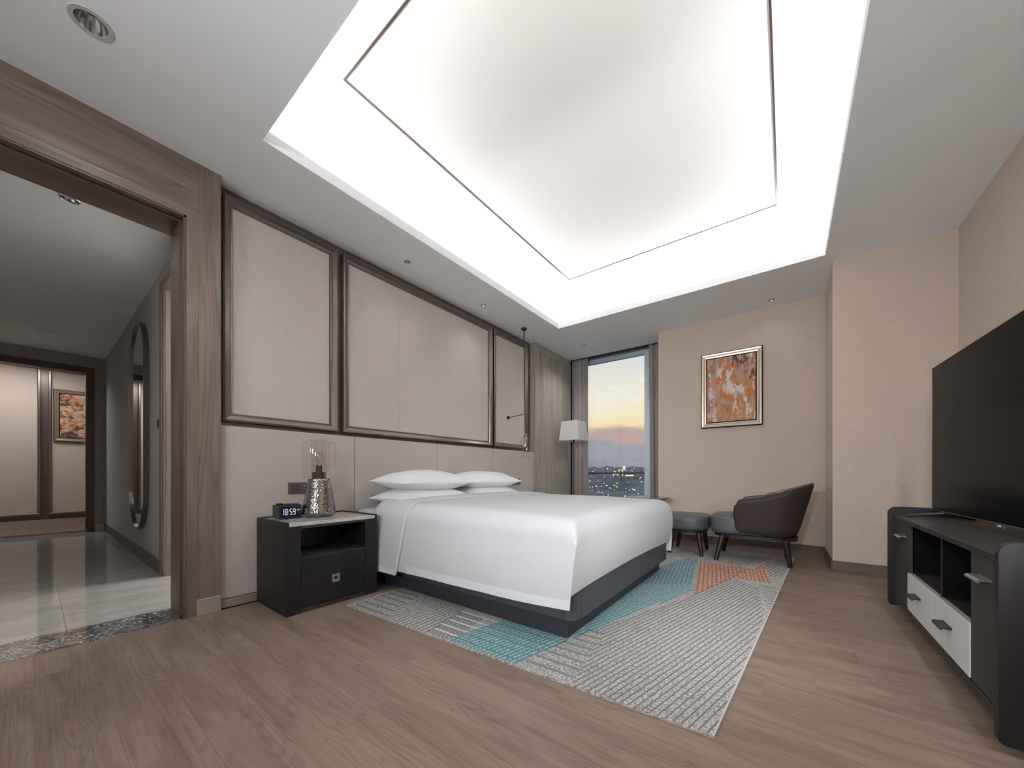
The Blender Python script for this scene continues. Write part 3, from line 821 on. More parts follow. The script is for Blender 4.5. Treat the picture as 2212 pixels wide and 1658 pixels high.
# paintings ----------------------------------------------------------
def paint_mat(name, stretch, cols, seed, fine=1.0, cream_centre=None):
    """thick palette-knife strokes: colour patches with torn edges at two scales"""
    b = N(name)
    v = b.coords(stretch, 0.0)
    sh = b.n('ShaderNodeVectorMath', operation='ADD'); b.l(v, sh.inputs[0]); sh.inputs[1].default_value = (seed, seed * 1.7, seed * 0.6)
    nz = b.n('ShaderNodeTexNoise'); nz.inputs['Scale'].default_value = 3.2; nz.inputs['Detail'].default_value = 6.0; nz.inputs['Roughness'].default_value = 0.7
    b.l(sh.outputs[0], nz.inputs['Vector'])
    wob = b.n('ShaderNodeVectorMath', operation='SCALE'); b.l(nz.outputs['Color'], wob.inputs[0]); wob.inputs['Scale'].default_value = 0.9
    dv = b.n('ShaderNodeVectorMath', operation='ADD'); b.l(sh.outputs[0], dv.inputs[0]); b.l(wob.outputs[0], dv.inputs[1])
    def cells(sc):
        vv = b.n('ShaderNodeTexVoronoi'); vv.inputs['Scale'].default_value = sc
        b.l(dv.outputs[0], vv.inputs['Vector'])
        sp_ = b.n('ShaderNodeSeparateColor'); b.l(vv.outputs['Color'], sp_.inputs[0])
        return sp_.outputs[0]
    c1, c2 = cells(1.1), cells(3.1 * fine)
    c3 = b.noise(dv.outputs[0], 6.0, 5, 0.7)
    a1 = b.n('ShaderNodeMath', operation='MULTIPLY_ADD'); b.l(c2, a1.inputs[0]); a1.inputs[1].default_value = 0.55; b.l(c1, a1.inputs[2])
    a2 = b.n('ShaderNodeMath', operation='MULTIPLY_ADD'); b.l(c3, a2.inputs[0]); a2.inputs[1].default_value = 0.45; b.l(a1.outputs[0], a2.inputs[2])
    a3 = b.n('ShaderNodeMath', operation='MULTIPLY_ADD'); b.l(a2.outputs[0], a3.inputs[0]); a3.inputs[1].default_value = 0.60; a3.inputs[2].default_value = -0.10
    if cream_centre:  # centre of the picture pulled towards its own cream paint
        tc_ = b.n('ShaderNodeTexCoord')
        dd_ = b.n('ShaderNodeVectorMath', operation='DISTANCE'); b.l(tc_.outputs['Object'], dd_.inputs[0]); dd_.inputs[1].default_value = cream_centre
        fal = b.ramp(dd_.outputs['Value'], [(0.04, (0.26, 0.26, 0.26, 1)), (0.24, (0, 0, 0, 1))])
        pull = b.n('ShaderNodeMath', operation='SUBTRACT'); pull.inputs[0].default_value = 0.64; b.l(a3.outputs[0], pull.inputs[1])
        pm = b.n('ShaderNodeMath', operation='MULTIPLY'); b.l(pull.outputs[0], pm.inputs[0]); b.l(fal, pm.inputs[1])
        pa = b.n('ShaderNodeMath', operation='MULTIPLY_ADD'); b.l(pm.outputs[0], pa.inputs[0]); pa.inputs[1].default_value = 3.0; b.l(a3.outputs[0], pa.inputs[2])
        a3 = pa
    col = b.ramp(a3.outputs[0], cols)
    hgt = b.noise(dv.outputs[0], 12.0, 4, 0.6)
    return b.principled(col, 0.5, 0, b.bump(hgt, 0.7, 0.004), 0.35)
OR, OL, MV, ML, CR_, DK = (0.46, 0.165, 0.045, 1), (0.52, 0.27, 0.13, 1), (0.22, 0.165, 0.175, 1), (0.38, 0.29, 0.285, 1), (0.66, 0.58, 0.52, 1), (0.07, 0.058, 0.065, 1)
M['painting'] = paint_mat('abstract_brushwork', (7.5, 7.5, 2.6), [(0.10, DK), (0.20, DK), (0.26, MV), (0.33, ML), (0.40, OL), (0.45, OR), (0.52, OR), (0.57, OL), (0.62, CR_), (0.68, CR_), (0.73, ML), (0.80, OR), (0.90, MV)], 3.0, cream_centre=(0.0, 0.0, 0.42))
M['painting_far'] = paint_mat('abstract_blocks', (7.0, 7.0, 8.5), [(0.12, DK), (0.26, DK), (0.32, OR), (0.44, OL), (0.52, CR_), (0.60, (0.50, 0.17, 0.04, 1)), (0.70, CR_), (0.78, OR), (0.90, DK)], 8.0)
M['gilt'] = plain('champagne_frame', (0.42, 0.36, 0.275, 1), 0.32, 0.75)
def picture(name, face, a0, a1, z0, z1, axis, mat, label, fw, depth=0.045, group=None):
    """framed picture; axis 'x': runs along x on a wall facing -y at y=face; 'y': runs along y on a wall facing +x at x=face"""
    base = ((a0 + a1) / 2, face, z0) if axis == 'x' else (face, (a0 + a1) / 2, z0)
    t = thing(name, label, 'painting', base, group)
    prof = [(0.0, depth * 0.9), (0.0, depth * 1.0), (0.004, depth * 1.12), (fw * 0.40, depth * 1.06), (fw * 0.60, depth * 0.98), (fw * 0.66, depth * 1.02), (fw, depth * 0.94), (fw, depth * 0.9)]
    def pt(a, z, h):
        return (a, face - h, z) if axis == 'x' else (face + h, a, z)
    def rail(p, q, inw):
        bm = bmesh.new(); d = Vector((q[0] - p[0], q[1] - p[1])).normalized(); A, Bv = [], []
        for o_, h in prof:
            A.append(bm.verts.new(pt(p[0] + (inw[0] + d.x) * o_, p[1] + (inw[1] + d.y) * o_, h)))
            Bv.append(bm.verts.new(pt(q[0] + (inw[0] - d.x) * o_, q[1] + (inw[1] - d.y) * o_, h)))
        n = len(prof)
        for k in range(n): bm.faces.new((A[k], A[(k + 1) % n], Bv[(k + 1) % n], Bv[k]))
        bm.faces.new(A); bm.faces.new(list(reversed(Bv)))
        finish('frame_rail', bm, M['gilt'], t)
    rail((a0, z0), (a1, z0), (0, 1)); rail((a0, z1), (a1, z1), (0, -1)); rail((a0, z0), (a0, z1), (1, 0)); rail((a1, z0), (a1, z1), (-1, 0))
    def slab(nm, e, h0, h1, m):
        lo, hi = pt(a0 + e, z0 + e, h0), pt(a1 - e, z1 - e, h1)
        box(nm, tuple(min(p, q) for p, q in zip(lo, hi)), tuple(max(p, q) for p, q in zip(lo, hi)), m, t)
    slab('backing', -0.007, 0.0, depth * 0.90, M['black'])
    slab('canvas', fw + 0.013, depth * 0.901, depth * 0.97, mat)
    return t
picture('painting', YP, -0.897, -0.240, 1.530, 2.478, 'x', M['painting'], 'abstract orange and mauve painting in a champagne frame above the armchair', 0.052)
picture('painting', -10.466, 0.230, 1.02, 1.515, 2.437, 'y', M['painting_far'], 'abstract orange and black painting seen through the doorway in the far room', 0.055)

# long mirror with rounded ends
mt = thing('wall_mirror', 'long narrow mirror with rounded ends on the hall wall', 'mirror', (-5.62, YHW, 0.325))
def stadium(cx, hw, z0, z1, n=20):
    # rounded ends are squashed semicircles
    pts = []
    rz = hw * 0.98
    for i in range(n + 1):
        a = PI * i / n
        pts.append((cx + hw * math.cos(a), z1 - rz + rz * math.sin(a)))
    for i in range(n + 1):
        a = PI + PI * i / n
        pts.append((cx + hw * math.cos(a), z0 + rz + rz * math.sin(a)))
    return pts
mo, mi = stadium(-5.62, 0.455, 0.325, 2.555), stadium(-5.62, 0.436, 0.345, 2.535)
bm = bmesh.new()
rings = [[bm.verts.new((p[0], YHW - d, p[1])) for p in pp] for pp, d in ((mo, 0.0), (mo, 0.045), (mi, 0.045), (mi, 0.0))]
for a, c in zip(rings, rings[1:] + rings[:1]):
    n = len(a)
    for k in range(n): bm.faces.new((a[k], a[(k + 1) % n], c[(k + 1) % n], c[k]))
finish('frame', bm, M['bronze'], mt, True, 40)
prism('glass', mi, YHW - 0.028, YHW - 0.002, 'y', M['mirror'], mt)
sw = thing('light_switch', 'small dark switch on the hall wall beside the mirror', 'switch', (-4.66, YHW, 1.34))
box('plate', (-4.70, YHW - 0.014, 1.345), (-4.61, YHW, 1.435), M['bronze_plate'], sw, 0.003, 1)
box('rocker', (-4.685, YHW - 0.019, 1.355), (-4.625, YHW - 0.014, 1.425), M['black_plastic'], sw, 0.002, 1)

hl = thing('hall_spotlight', 'short chrome surface spotlight on the hall ceiling behind the doorway head', 'spotlight', (-3.83, 0.150, HZ))
lathe('can', [(0.046, 0.0), (0.050, -0.004), (0.050, -0.030), (0.046, -0.034), (0.040, -0.030), (0.034, -0.010)], (-3.83, 0.150, HZ - 0.0005), M['chrome'], hl, 32, False)
lathe('lens', [(0, -0.010), (0.0335, -0.010), (0.0335, -0.006), (0, -0.006)], (-3.83, 0.150, HZ - 0.0005), M['trim_ring'], hl, 24)
l = bpy.data.lights.new('hall_beam', 'SPOT'); l.energy = 14; l.spot_size = R(140); l.spot_blend = 1.0; l.shadow_soft_size = 0.04; l.color = FILLC
o = bpy.data.objects.new('hall_beam', l); C.objects.link(o); o.parent = hl; o.location = (0, 0, -0.04)
for o_ in list(bpy.data.objects):
    pass
ds = lathe('ceiling_speaker', [(0, 0), (0.115, 0), (0.12, -0.006), (0.0, -0.008)], (-7.85, 0.12, HZ - 0.0005), M['ceiling'], None, 32)
tag(ds, 'round flush cover in the hall ceiling near the far door', 'ceiling cover')

# ================================================================== rug
RC = [(-2.452, 1.318), (-0.202, 1.428), (0.070, 5.040), (-2.60, 4.93)]
rug = thing('rug', 'grey looped rug with teal and orange line patterns under the bed', 'rug', (-1.2, 3.2, 0.0))
RZ = 0.010
bm = bmesh.new()
add_prism(bm, RC, 0.0005, RZ, 'z')
finish('pile', bm, M['rug'], rug)
# pale selvedge along the open side
def flat_bar(bm, a, c, w, z0=RZ - 0.002, z1=RZ + 0.0012):
    a, c = Vector(a), Vector(c); d = (c - a)
    if d.length < 1e-4: return
    d.normalize(); nrm = Vector((-d.y, d.x)) * (w / 2)
    add_prism(bm, [tuple(a - nrm), tuple(c - nrm), tuple(c + nrm), tuple(a + nrm)], z0, z1, 'z')
bm = bmesh.new()
flat_bar(bm, (RC[1][0] - 0.002, RC[1][1]), (RC[2][0] - 0.002, RC[2][1]), 0.006, 0.0005, RZ + 0.001)
finish('selvedge', bm, M['rug_edge'], rug)
# clipping of a line against a convex polygon
def clip(p, d, poly):
    t0, t1 = -1e9, 1e9
    n = len(poly)
    area2 = sum(poly[i][0] * poly[(i + 1) % n][1] - poly[(i + 1) % n][0] * poly[i][1] for i in range(n))
    sgn = 1 if area2 > 0 else -1
    for i in range(n):
        a, c = Vector(poly[i]), Vector(poly[(i + 1) % n])
        e = c - a; nn = Vector((-e.y, e.x)) * sgn
        num = nn.dot(Vector(p) - a); den = nn.dot(Vector(d))
        if abs(den) < 1e-9:
            if num < 0: return None
            continue
        t = -num / den
        if den > 0: t0 = max(t0, t)
        else: t1 = min(t1, t)
    if t1 - t0 < 0.012: return None
    return t0, t1
def ribs(polys, ang, step, w, mat, name, phase=0.0, gap=0.006):
    """parallel ribs at angle ang, clipped to convex polygons"""
    d = Vector((math.cos(R(ang)), math.sin(R(ang)))); nrm = Vector((-d.y, d.x))
    bm = bmesh.new(); cnt = 0
    for poly in polys:
        ks = [nrm.dot(Vector(p)) for p in poly]
        k0, k1 = math.floor((min(ks) - phase) / step), math.ceil((max(ks) - phase) / step)
        for k in range(k0, k1 + 1):
            p = nrm * (k * step + phase)
            r = clip(p, d, poly)
            if r is None: continue
            a, c = p + d * (r[0] + gap * 0.3), p + d * (r[1] - gap * 0.3)
            flat_bar(bm, a, c, w); cnt += 1
    if cnt == 0:
        bm.free(); return None
    return stuff(finish(name, bm, mat, rug))
# region outlines on the floor (metres)
RA = 76.3
ST = 0.0265
ch = [(-0.745, 1.415), (-0.830, 1.93)]                       # first chevron line
right_fold = [(-0.075, 2.86), (-0.175, 3.52)]                # second chevron line
main = [(-0.735, 1.412), (-0.218, 1.437), (-0.110, 2.78), (-0.175, 3.50), (-0.380, 3.705), (-0.568, 2.985), (-0.925, 1.93), (-0.825, 1.90)]
tri_main = [[(-0.742, 1.4025), (-0.206, 1.4285), (-0.118, 2.80), (-0.568, 2.975), (-0.830, 1.930)],
            [(-0.830, 1.930), (-0.568, 2.975), (-0.912, 1.945)],
            [(-0.568, 2.975), (-0.118, 2.80), (-0.178, 3.50), (-0.384, 3.700)]]
ribs(tri_main, RA, ST, 0.0056, M['rug_rib'], 'grey_ribs')
teal_a = [(-1.492, 1.372), (-1.040, 1.394), (-0.955, 1.78), (-1.40, 1.80)]
ribs([teal_a], RA, ST, 0.0095, M['rug_teal'], 'teal_ribs')
ribs([teal_a], 1.5, 0.072, 0.0040, M['rug_navy'], 'navy_ribs', phase=0.02)
teal_b1 = [(-0.960, 1.790), (-0.925, 1.880), (-0.592, 3.120), (-0.655, 3.55), (-0.985, 3.30)]
teal_b2 = [(-0.655, 3.55), (-0.752, 4.265), (-0.845, 4.290), (-0.925, 4.08), (-0.985, 3.72), (-0.985, 3.30)]
ribs([teal_b1, teal_b2], RA, ST, 0.0095, M['rug_teal'], 'teal_ribs')
ribs([teal_b2, [(-0.655, 3.55), (-0.985, 3.30), (-0.985, 3.05), (-0.625, 3.30)]], 97.5, ST * 1.15, 0.0050, M['rug_navy'], 'navy_ribs')
or_a = [(-0.562, 2.985), (-0.378, 3.710), (-0.275, 4.165), (-0.742, 4.235)]
or_b = [(-0.378, 3.708), (-0.098, 3.705), (-0.190, 4.470)]
ribs([or_a], 98.2, 0.0335, 0.0120, M['rug_orange'], 'orange_ribs', phase=0.004)
ribs([or_b], 96.8, 0.0300, 0.0100, M['rug_orange'], 'orange_ribs', phase=0.01)
ribs([or_a, or_b], RA, ST * 1.25, 0.0055, M['rug_orange'], 'orange_cross_ribs')
ribs([or_a], 30.0, 0.060, 0.0055, M['rug_rib'], 'grey_cross_ribs')
# left arms of the first chevron
bm = bmesh.new()
for k in range(8):
    yy = 1.464 + 0.0712 * k
    xv = -0.754 - 0.0100 * k * 1.0
    xl = -1.020 + 0.012 * k if k < 5 else -0.950 + 0.008 * (k - 5)
    if xv - xl > 0.02: flat_bar(bm, (xl, yy - 0.006), (xv, yy), 0.0175)
stuff(finish('grey_bars', bm, M['rug_bar'], rug))
# right arms of the second chevron
bm = bmesh.new()
for k in range(12):
    yy = 2.86 + 0.066 * k
    xv = -0.078 - 0.100 * (k / 11)
    xr = -0.190 + (0.265) * ((yy - 1.428) / 3.61) - 0.014
    if xr - xv > 0.015: flat_bar(bm, (xv, yy), (xr, yy + 0.004), 0.014)
stuff(finish('grey_bars', bm, M['rug_bar'], rug))
# far field ribs and bars
far_r = [(-0.69, 4.27), (-0.285, 4.185), (-0.195, 4.485), (-0.115, 3.72), (0.045, 4.90), (0.055, 5.02), (-0.72, 5.00)]
ribs([[(-0.72, 4.30), (-0.285, 4.20), (-0.20, 4.50), (0.045, 5.025), (-0.70, 4.995)], [(-0.185, 4.50), (-0.125, 3.95), (-0.02, 4.05), (0.045, 4.98)]], 79.5, 0.028, 0.0065, M['rug_rib'], 'grey_ribs')
bm = bmesh.new()
for k in range(11):
    yy = 4.33 + 0.063 * k
    flat_bar(bm, (-2.0, yy - 0.02), (-0.735 + 0.004 * k, yy), 0.013)
stuff(finish('grey_bars', bm, M['rug_bar'], rug))
# near strip between the nightstand and the teal block
ribs([[(-2.05, 1.338), (-1.640, 1.360), (-1.720, 1.78), (-2.20, 1.78)]], 92.0, 0.0350, 0.0085, M['rug_rib'], 'grey_ribs')
ribs([[(-2.44, 1.322), (-2.052, 1.338), (-2.205, 1.78), (-2.46, 1.78)]], 96.0, 0.0350, 0.0060, M['rug_rib'], 'grey_ribs')
bm = bmesh.new()
for k in range(6):
    yy = 1.365 + 0.071 * k
    flat_bar(bm, (-2.40 - 0.008 * k, yy), (-2.055 - 0.028 * k, yy + 0.014), 0.0165)
stuff(finish('grey_bars', bm, M['rug_rib'], rug))
bm = bmesh.new()
for k in range(5):
    yy = 1.432 + 0.071 * k
    flat_bar(bm, (-1.655 - 0.016 * k, yy), (-1.468 + 0.016 * k, yy + 0.008), 0.013)
stuff(finish('white_bars', bm, M['rug_white'], rug))
# small rounded loops between the white bars
bm = bmesh.new()
for k in range(5):
    y0_ = 1.372 + 0.071 * k
    for j in range(7):
        xx = -1.648 - 0.016 * k + 0.0295 * j
        if xx > -1.495 + 0.017 * k: break
        hw, hh = 0.0098, 0.022
        pts = []
        for q in range(14):
            a = 2 * PI * q / 14
            ca, sa = math.cos(a), math.sin(a)
            pts.append((xx + hw * math.copysign(abs(ca) ** 0.5, ca), y0_ + 0.028 + hh * math.copysign(abs(sa) ** 0.5, sa)))
        for q in range(14):
            flat_bar(bm, pts[q], pts[(q + 1) % 14], 0.0048)
stuff(finish('grey_loops', bm, M['rug_rib'], rug))

# ================================================================== bed
bed = thing('bed', 'king-size bed on a dark slate box base with white mattress', 'bed', (-2.0, 2.68, 0.0))
PZ = 0.128
box('plinth', (-3.02, 1.778, RZ + 0.003), (-0.963, 3.588, PZ), M['bed_plinth'], bed, 0.008, 2)
def rrect(x0, x1, y0, y1, r, n=8, corners=(1, 1, 1, 1)):
    pts = []
    for (cx, cy, a0), on in zip(((x1 - r, y0 + r, -PI / 2), (x1 - r, y1 - r, 0), (x0 + r, y1 - r, PI / 2), (x0 + r, y0 + r, PI)), corners):
        if on:
            for i in range(n + 1):
                a = a0 + PI / 2 * i / n
                pts.append((cx + r * math.cos(a), cy + r * math.sin(a)))
        else:
            a = a0 + PI / 4
            pts.append((cx + r * (1 if math.cos(a) > 0 else -1), cy + r * (1 if math.sin(a) > 0 else -1)))
    return pts
prism('box_base', rrect(-3.03, -0.898, 1.742, 3.628, 0.06), PZ, 0.365, 'z', M['bed_base'], bed, True, 30)
bm = bmesh.new(); add_box(bm, (-3.05, 1.722, 0.366), (-0.930, 3.640, 0.616), 0.055, 4)
finish('mattress', bm, M['linen_white'], bed, True, 50)
box('bed_corner_seam', (-0.8985, 1.812, PZ + 0.004), (-0.8972, 1.8135, 0.36), M['black'], bed)
box('bed_side_seam', (-0.972, 1.7412, PZ + 0.004), (-0.9705, 1.7422, 0.36), M['black'], bed)

# duvet ---------------------------------------------------------------
from mathutils import noise as mnoise
DXH, DXF = -2.70, -0.868       # head edge, foot edge
DYN, DYF = 1.698, 3.672        # near and far edges
DZT = 0.692                    # top
DR = 0.135
def edge_samples(a, b, r, n_in, n_edge, lo=True, hi=True):
    s = []
    L = b - a
    if lo: s += [r - r * math.cos(PI / 2 * i / n_edge) for i in range(n_edge)]
    else: s += [0.0]
    m0 = r if lo else 0.0
    m1 = L - r if hi else L
    s += [m0 + (m1 - m0) * i / n_in for i in range(0 if lo else 1, n_in + 1)]
    if hi: s += [L - r + r * math.sin(PI / 2 * i / n_edge) for i in range(1, n_edge + 1)]
    return [a + v for v in s]
def duvet_top(x, y, up=0.0):
    dy0 = max(0.0, DR - (y - DYN)); dy1 = max(0.0, DR - (DYF - y)); dx = max(0.0, DR * 0.9 - (DXF - x)) / 0.9
    dd = max(dy0, dy1)
    d = min(DR, (dd ** 18 + dx ** 18) ** (1 / 18))
    drop = DR - math.sqrt(max(0.0, DR * DR - d * d))
    crown = 0.016 * (1 - ((y - 2.685) / 1.0) ** 2) - 0.020 * max(0.0, (x + 1.9)) ** 2
    n = 0.006 * mnoise.noise(Vector((x * 1.7, y * 1.5, 3.1)))
    return DZT + crown * (1 - d / DR) - drop + n * (1 - d / DR) + up
def hem_z(x):
    t = (x - DXH) / (DXF - DXH)
    return 0.158 + 0.066 * t + 0.010 * math.sin(5.0 * t + 0.6)
xs = edge_samples(DXH, DXF, DR, 34, 9, lo=False)
ys = edge_samples(DYN, DYF, DR, 34, 9)
duvet = thing('duvet', 'white duvet draped over the bed and hanging down its near side', 'duvet', (-1.8, 2.68, 0.64))
def near_panel_pt(x, k, nk, zt, up=0.0, hem=None):
    """k-th row of the hanging near side; returns point"""
    w = k / nk
    zb = hem_z(x) if hem is None else hem
    z = zt + (zb - zt) * w
    wr = 0.012 * w * mnoise.noise(Vector((x * 2.3 + z * 1.6, z * 1.2, 7.7))) + 0.007 * w * mnoise.noise(Vector((x * 6.0 + z * 3.0, 2.0, z * 2)))
    yy = DYN - up - 0.034 * math.sin(w * PI / 2) * (0.7 + 0.3 * (x - DXH) / (DXF - DXH)) - wr
    # the free foot corner leans back towards the head as it falls
    lean = max(0.0, (x - (DXF - 0.35)) / 0.35)
    xx = x - 0.022 * w * lean ** 2
    return (xx, yy, z)
bm = bmesh.new()
TOP = [[bm.verts.new((x, y, duvet_top(x, y))) for y in ys] for x in xs]
for i in range(len(xs) - 1):
    for j in range(len(ys) - 1):
        bm.faces.new((TOP[i][j], TOP[i + 1][j], TOP[i + 1][j + 1], TOP[i][j + 1]))
NK = 16
HB = 0.88     # hem band begins
nearv = []
for i, x in enumerate(xs):
    zt = TOP[i][0].co.z
    colv = [TOP[i][0]] + [bm.verts.new(near_panel_pt(x, k, NK, zt)) for k in range(1, NK + 1)]
    nearv.append(colv)
for i in range(len(xs) - 1):
    for k in range(NK):
        bm.faces.new((nearv[i][k], nearv[i][k + 1], nearv[i + 1][k + 1], nearv[i + 1][k]))
# foot face
NF = 10
footv = []
for j, y in enumerate(ys):
    zt = TOP[-1][j].co.z
    t = (y - DYN) / (DYF - DYN)
    zb = 0.290 + 0.020 * math.sin(t * PI) - 0.01 * t
    colv = [TOP[-1][j]]
    for k in range(1, NF + 1):
        w = k / NF
        zz = zt + (zb - zt) * w
        # next to the free corner the foot face follows the edge of the hanging side
        q = near_panel_pt(DXF, NK * (zt - zz) / (zt - hem_z(DXF)), NK, zt)
        f = max(0.0, 1 - (y - DYN) / 0.22) ** 2
        fx_, fy_ = DXF + 0.008 * math.sin(w * PI) - 0.026 * w * w, y
        colv.append(bm.verts.new((fx_ + (q[0] - fx_) * f, fy_ + (q[1] - DYN) * f, zz)))
    footv.append(colv)
for j in range(len(ys) - 1):
    for k in range(NF):
        bm.faces.new((footv[j][k], footv[j][k + 1], footv[j + 1][k + 1], footv[j + 1][k]))
# far side
farv = []
for i, x in enumerate(xs):
    zt = TOP[i][-1].co.z
    colv = [TOP[i][-1]] + [bm.verts.new((x - 0.01 * k / 8, DYF + 0.012 * math.sin(k / 8 * PI), zt + (0.19 - zt) * k / 8)) for k in range(1, 9)]
    farv.append(colv)
for i in range(len(xs) - 1):
    for k in range(8):
        bm.faces.new((farv[i][k], farv[i + 1][k], farv[i + 1][k + 1], farv[i][k + 1]))
o = finish('cover', bm, M['linen_white'], duvet, True, recalc=False)
# hem band along the near side (smooth strip, slightly proud)
def near_strip(name, x0, x1, w0, w1, up, mat, nx=60, zshift=0.0):
    bm = bmesh.new(); Pn = []
    for i in range(nx + 1):
        x = x0 + (x1 - x0) * i / nx
        zt = duvet_top(x, DYN)
        row_ = []
        for k in range(7):
            w = w0 + (w1 - w0) * k / 6
            row_.append(near_panel_pt(x, w * NK, NK, zt, up))
        Pn.append(row_)
    grid_mesh(bm, Pn)
    return finish(name, bm, mat, duvet, True, recalc=False)
near_strip('hem_band', -2.26, DXF - 0.001, 0.855, 1.004, 0.0035, M['linen_hem'])
# turned-back fold near the pillows: covers top and near side
XF0, XF1 = -2.715, -2.285
bm = bmesh.new()
fxs = [XF0 + (XF1 - XF0) * i / 14 for i in range(15)]
rows = []
UP = 0.012
for i, x in enumerate(fxs):
    t = i / 14
    bulge = 0.006 * math.sin(PI * min(1.0, t * 1.02))
    colp = []
    zt = duvet_top(x, DYN)
    zb = 0.150 + 0.004 * t
    for k in range(NK, 0, -1):
        p = near_panel_pt(x, k, NK, zt, UP + bulge, zb)
        # gentle flare and a slight slant of the fold edge
        colp.append((p[0] - 0.075 * (k / NK) ** 1.3, p[1] - 0.004 * (k / NK) - 0.005 * (k / NK) * math.sin(2.4 * PI * t), p[2]))
    for y in ys:
        s = math.sqrt(max(0.0, min(1.0, (y - DYN) / DR)))
        nrm_y = -(UP + bulge) * (1 - s); nrm_z = (UP + bulge) * s
        z = duvet_top(x, y) + nrm_z
        # the folded edge runs a little obliquely across the bed
        xo = x + 0.06 * (t ** 2) * ((y - DYN) / (DYF - DYN))
        colp.append((xo, y + nrm_y, z))
    rows.append(colp)
grid_mesh(bm, rows)
o = finish('turned_back_fold', bm, M['linen_white'], duvet, True, recalc=False)
sm = o.modifiers.new('thick', 'SOLIDIFY'); sm.thickness = 0.013; sm.offset = -1.0
# hem of the fold
bm = bmesh.new(); Pn = []
for i, x in enumerate(fxs):
    t = i / 14
    bulge = 0.006 * math.sin(PI * min(1.0, t * 1.02))
    zt = duvet_top(x, DYN); zb = 0.150 + 0.004 * t
    rr = []
    for k in (14.2, 14.8, 15.4, 16.0):
        p = near_panel_pt(x, k, NK, zt, UP + bulge + 0.0025, zb)
        rr.append((p[0] - 0.075 * (k / NK) ** 1.3, p[1] - 0.004 * (k / NK) - 0.005 * (k / NK) * math.sin(2.4 * PI * t), p[2]))
    Pn.append(rr)
grid_mesh(bm, Pn)
finish('fold_hem', bm, M['linen_hem'], duvet, True, recalc=False)

# pillows ---------------------------------------------------------------
def pillow(cx, cy, z0, w, d, h, label, rz=0.0, seed=0.0, tilt=0.0):
    n = 28
    bm = bmesh.new()
    def surf(sign):
        Pn = []
        for i in range(n + 1):
            u = -1 + 2 * i / n
            r_ = []
            for j in range(n + 1):
                v = -1 + 2 * j / n
                uu, vv = math.sin(u * PI / 2), math.sin(v * PI / 2)
                ex = 1 - 0.075 * (1 - vv * vv) ** 1.0 * abs(uu) ** 3
                ey = 1 - 0.055 * (1 - uu * uu) ** 1.0 * abs(vv) ** 3
                th = (max(0.0, 1 - abs(uu) ** 2.4) ** 0.62) * (max(0.0, 1 - abs(vv) ** 2.4) ** 0.62)
                zz = sign * th * h / 2
                if sign < 0: zz *= 0.82
                zz += 0.010 * mnoise.noise(Vector((uu * 2 + seed, vv * 2.2, seed * 1.3))) * th
                x = uu * ex * d / 2; yv = vv * ey * w / 2
                r_.append((x, yv, zz))
            Pn.append(r_)
        return Pn
    V1 = grid_mesh(bm, surf(1)); V2 = grid_mesh(bm, surf(-1))
    bmesh.ops.remove_doubles(bm, verts=bm.verts, dist=0.0006)
    rot = Matrix.Rotation(rz, 3, 'Z') @ Matrix.Rotation(tilt, 3, 'Y')
    zc = z0 + h * 0.41
    for v in bm.verts: v.co = rot @ v.co + Vector((cx, cy, zc))
    o = finish('pillow', bm, M['pillow_white'], None, True)
    return tag(o, label, 'pillow', 'white pillows on the bed')
pillow(-2.735, 2.225, 0.622, 0.84, 0.50, 0.205, 'white pillow on the nightstand side, lower of its pair', 0.0, 1.1)
pillow(-2.720, 2.230, 0.762, 0.86, 0.50, 0.215, 'white pillow on the nightstand side, upper of its pair', R(1), 2.3, R(2))
pillow(-2.735, 3.060, 0.622, 0.83, 0.50, 0.205, 'white pillow on the window side, lower of its pair', 0.0, 3.7)
pillow(-2.720, 3.040, 0.762, 0.86, 0.50, 0.210, 'white pillow on the window side, upper of its pair', R(-1), 5.2, R(2))

# ================================================================== nightstand
NX0, NX1, NY0, NY1 = -3.055, -2.556, 0.978, 1.628
NZ = 0.608
ns = thing('nightstand', 'black oak nightstand with marble top, open niche and one drawer', 'nightstand', ((NX0 + NX1) / 2, (NY0 + NY1) / 2, 0))
sp = 0.020
box('side_panel', (NX0, NY0, 0.0), (NX1, NY0 + sp, NZ), M['black_oak'], ns, 0.003, 2)
box('side_panel', (NX0, NY1 - sp, 0.0), (NX1, NY1, NZ), M['black_oak'], ns, 0.003, 2)
box('back_panel', (NX0, NY0 + sp, 0.0), (NX0 + 0.018, NY1 - sp, NZ), M['black_oak'], ns, 0.002, 1)
box('marble_top', (NX0 + 0.018, NY0 + sp + 0.001, 0.577), (NX1 + 0.002, NY1 - sp - 0.001, 0.600), M['white_marble'], ns, 0.002, 1)
box('front_stile', (NX1 - 0.40, NY0 + sp, 0.0), (NX1 - 0.002, 1.069, 0.5765), M['black_oak'], ns)
box('front_stile', (NX1 - 0.40, 1.529, 0.0), (NX1 - 0.002, NY1 - sp, 0.5765), M['black_oak'], ns)
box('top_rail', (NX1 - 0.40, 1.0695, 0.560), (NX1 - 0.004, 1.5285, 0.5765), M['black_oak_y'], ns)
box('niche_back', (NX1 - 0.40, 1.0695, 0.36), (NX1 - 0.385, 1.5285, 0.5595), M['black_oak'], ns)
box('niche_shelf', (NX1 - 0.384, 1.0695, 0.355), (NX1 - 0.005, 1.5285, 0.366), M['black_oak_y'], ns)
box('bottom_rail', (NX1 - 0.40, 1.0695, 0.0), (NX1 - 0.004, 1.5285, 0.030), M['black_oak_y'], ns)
dr = box('drawer', (NX1 - 0.36, 1.0715, 0.033), (NX1 - 0.003, 1.5265, 0.352), M['black_oak'], ns, 0.0015, 1)
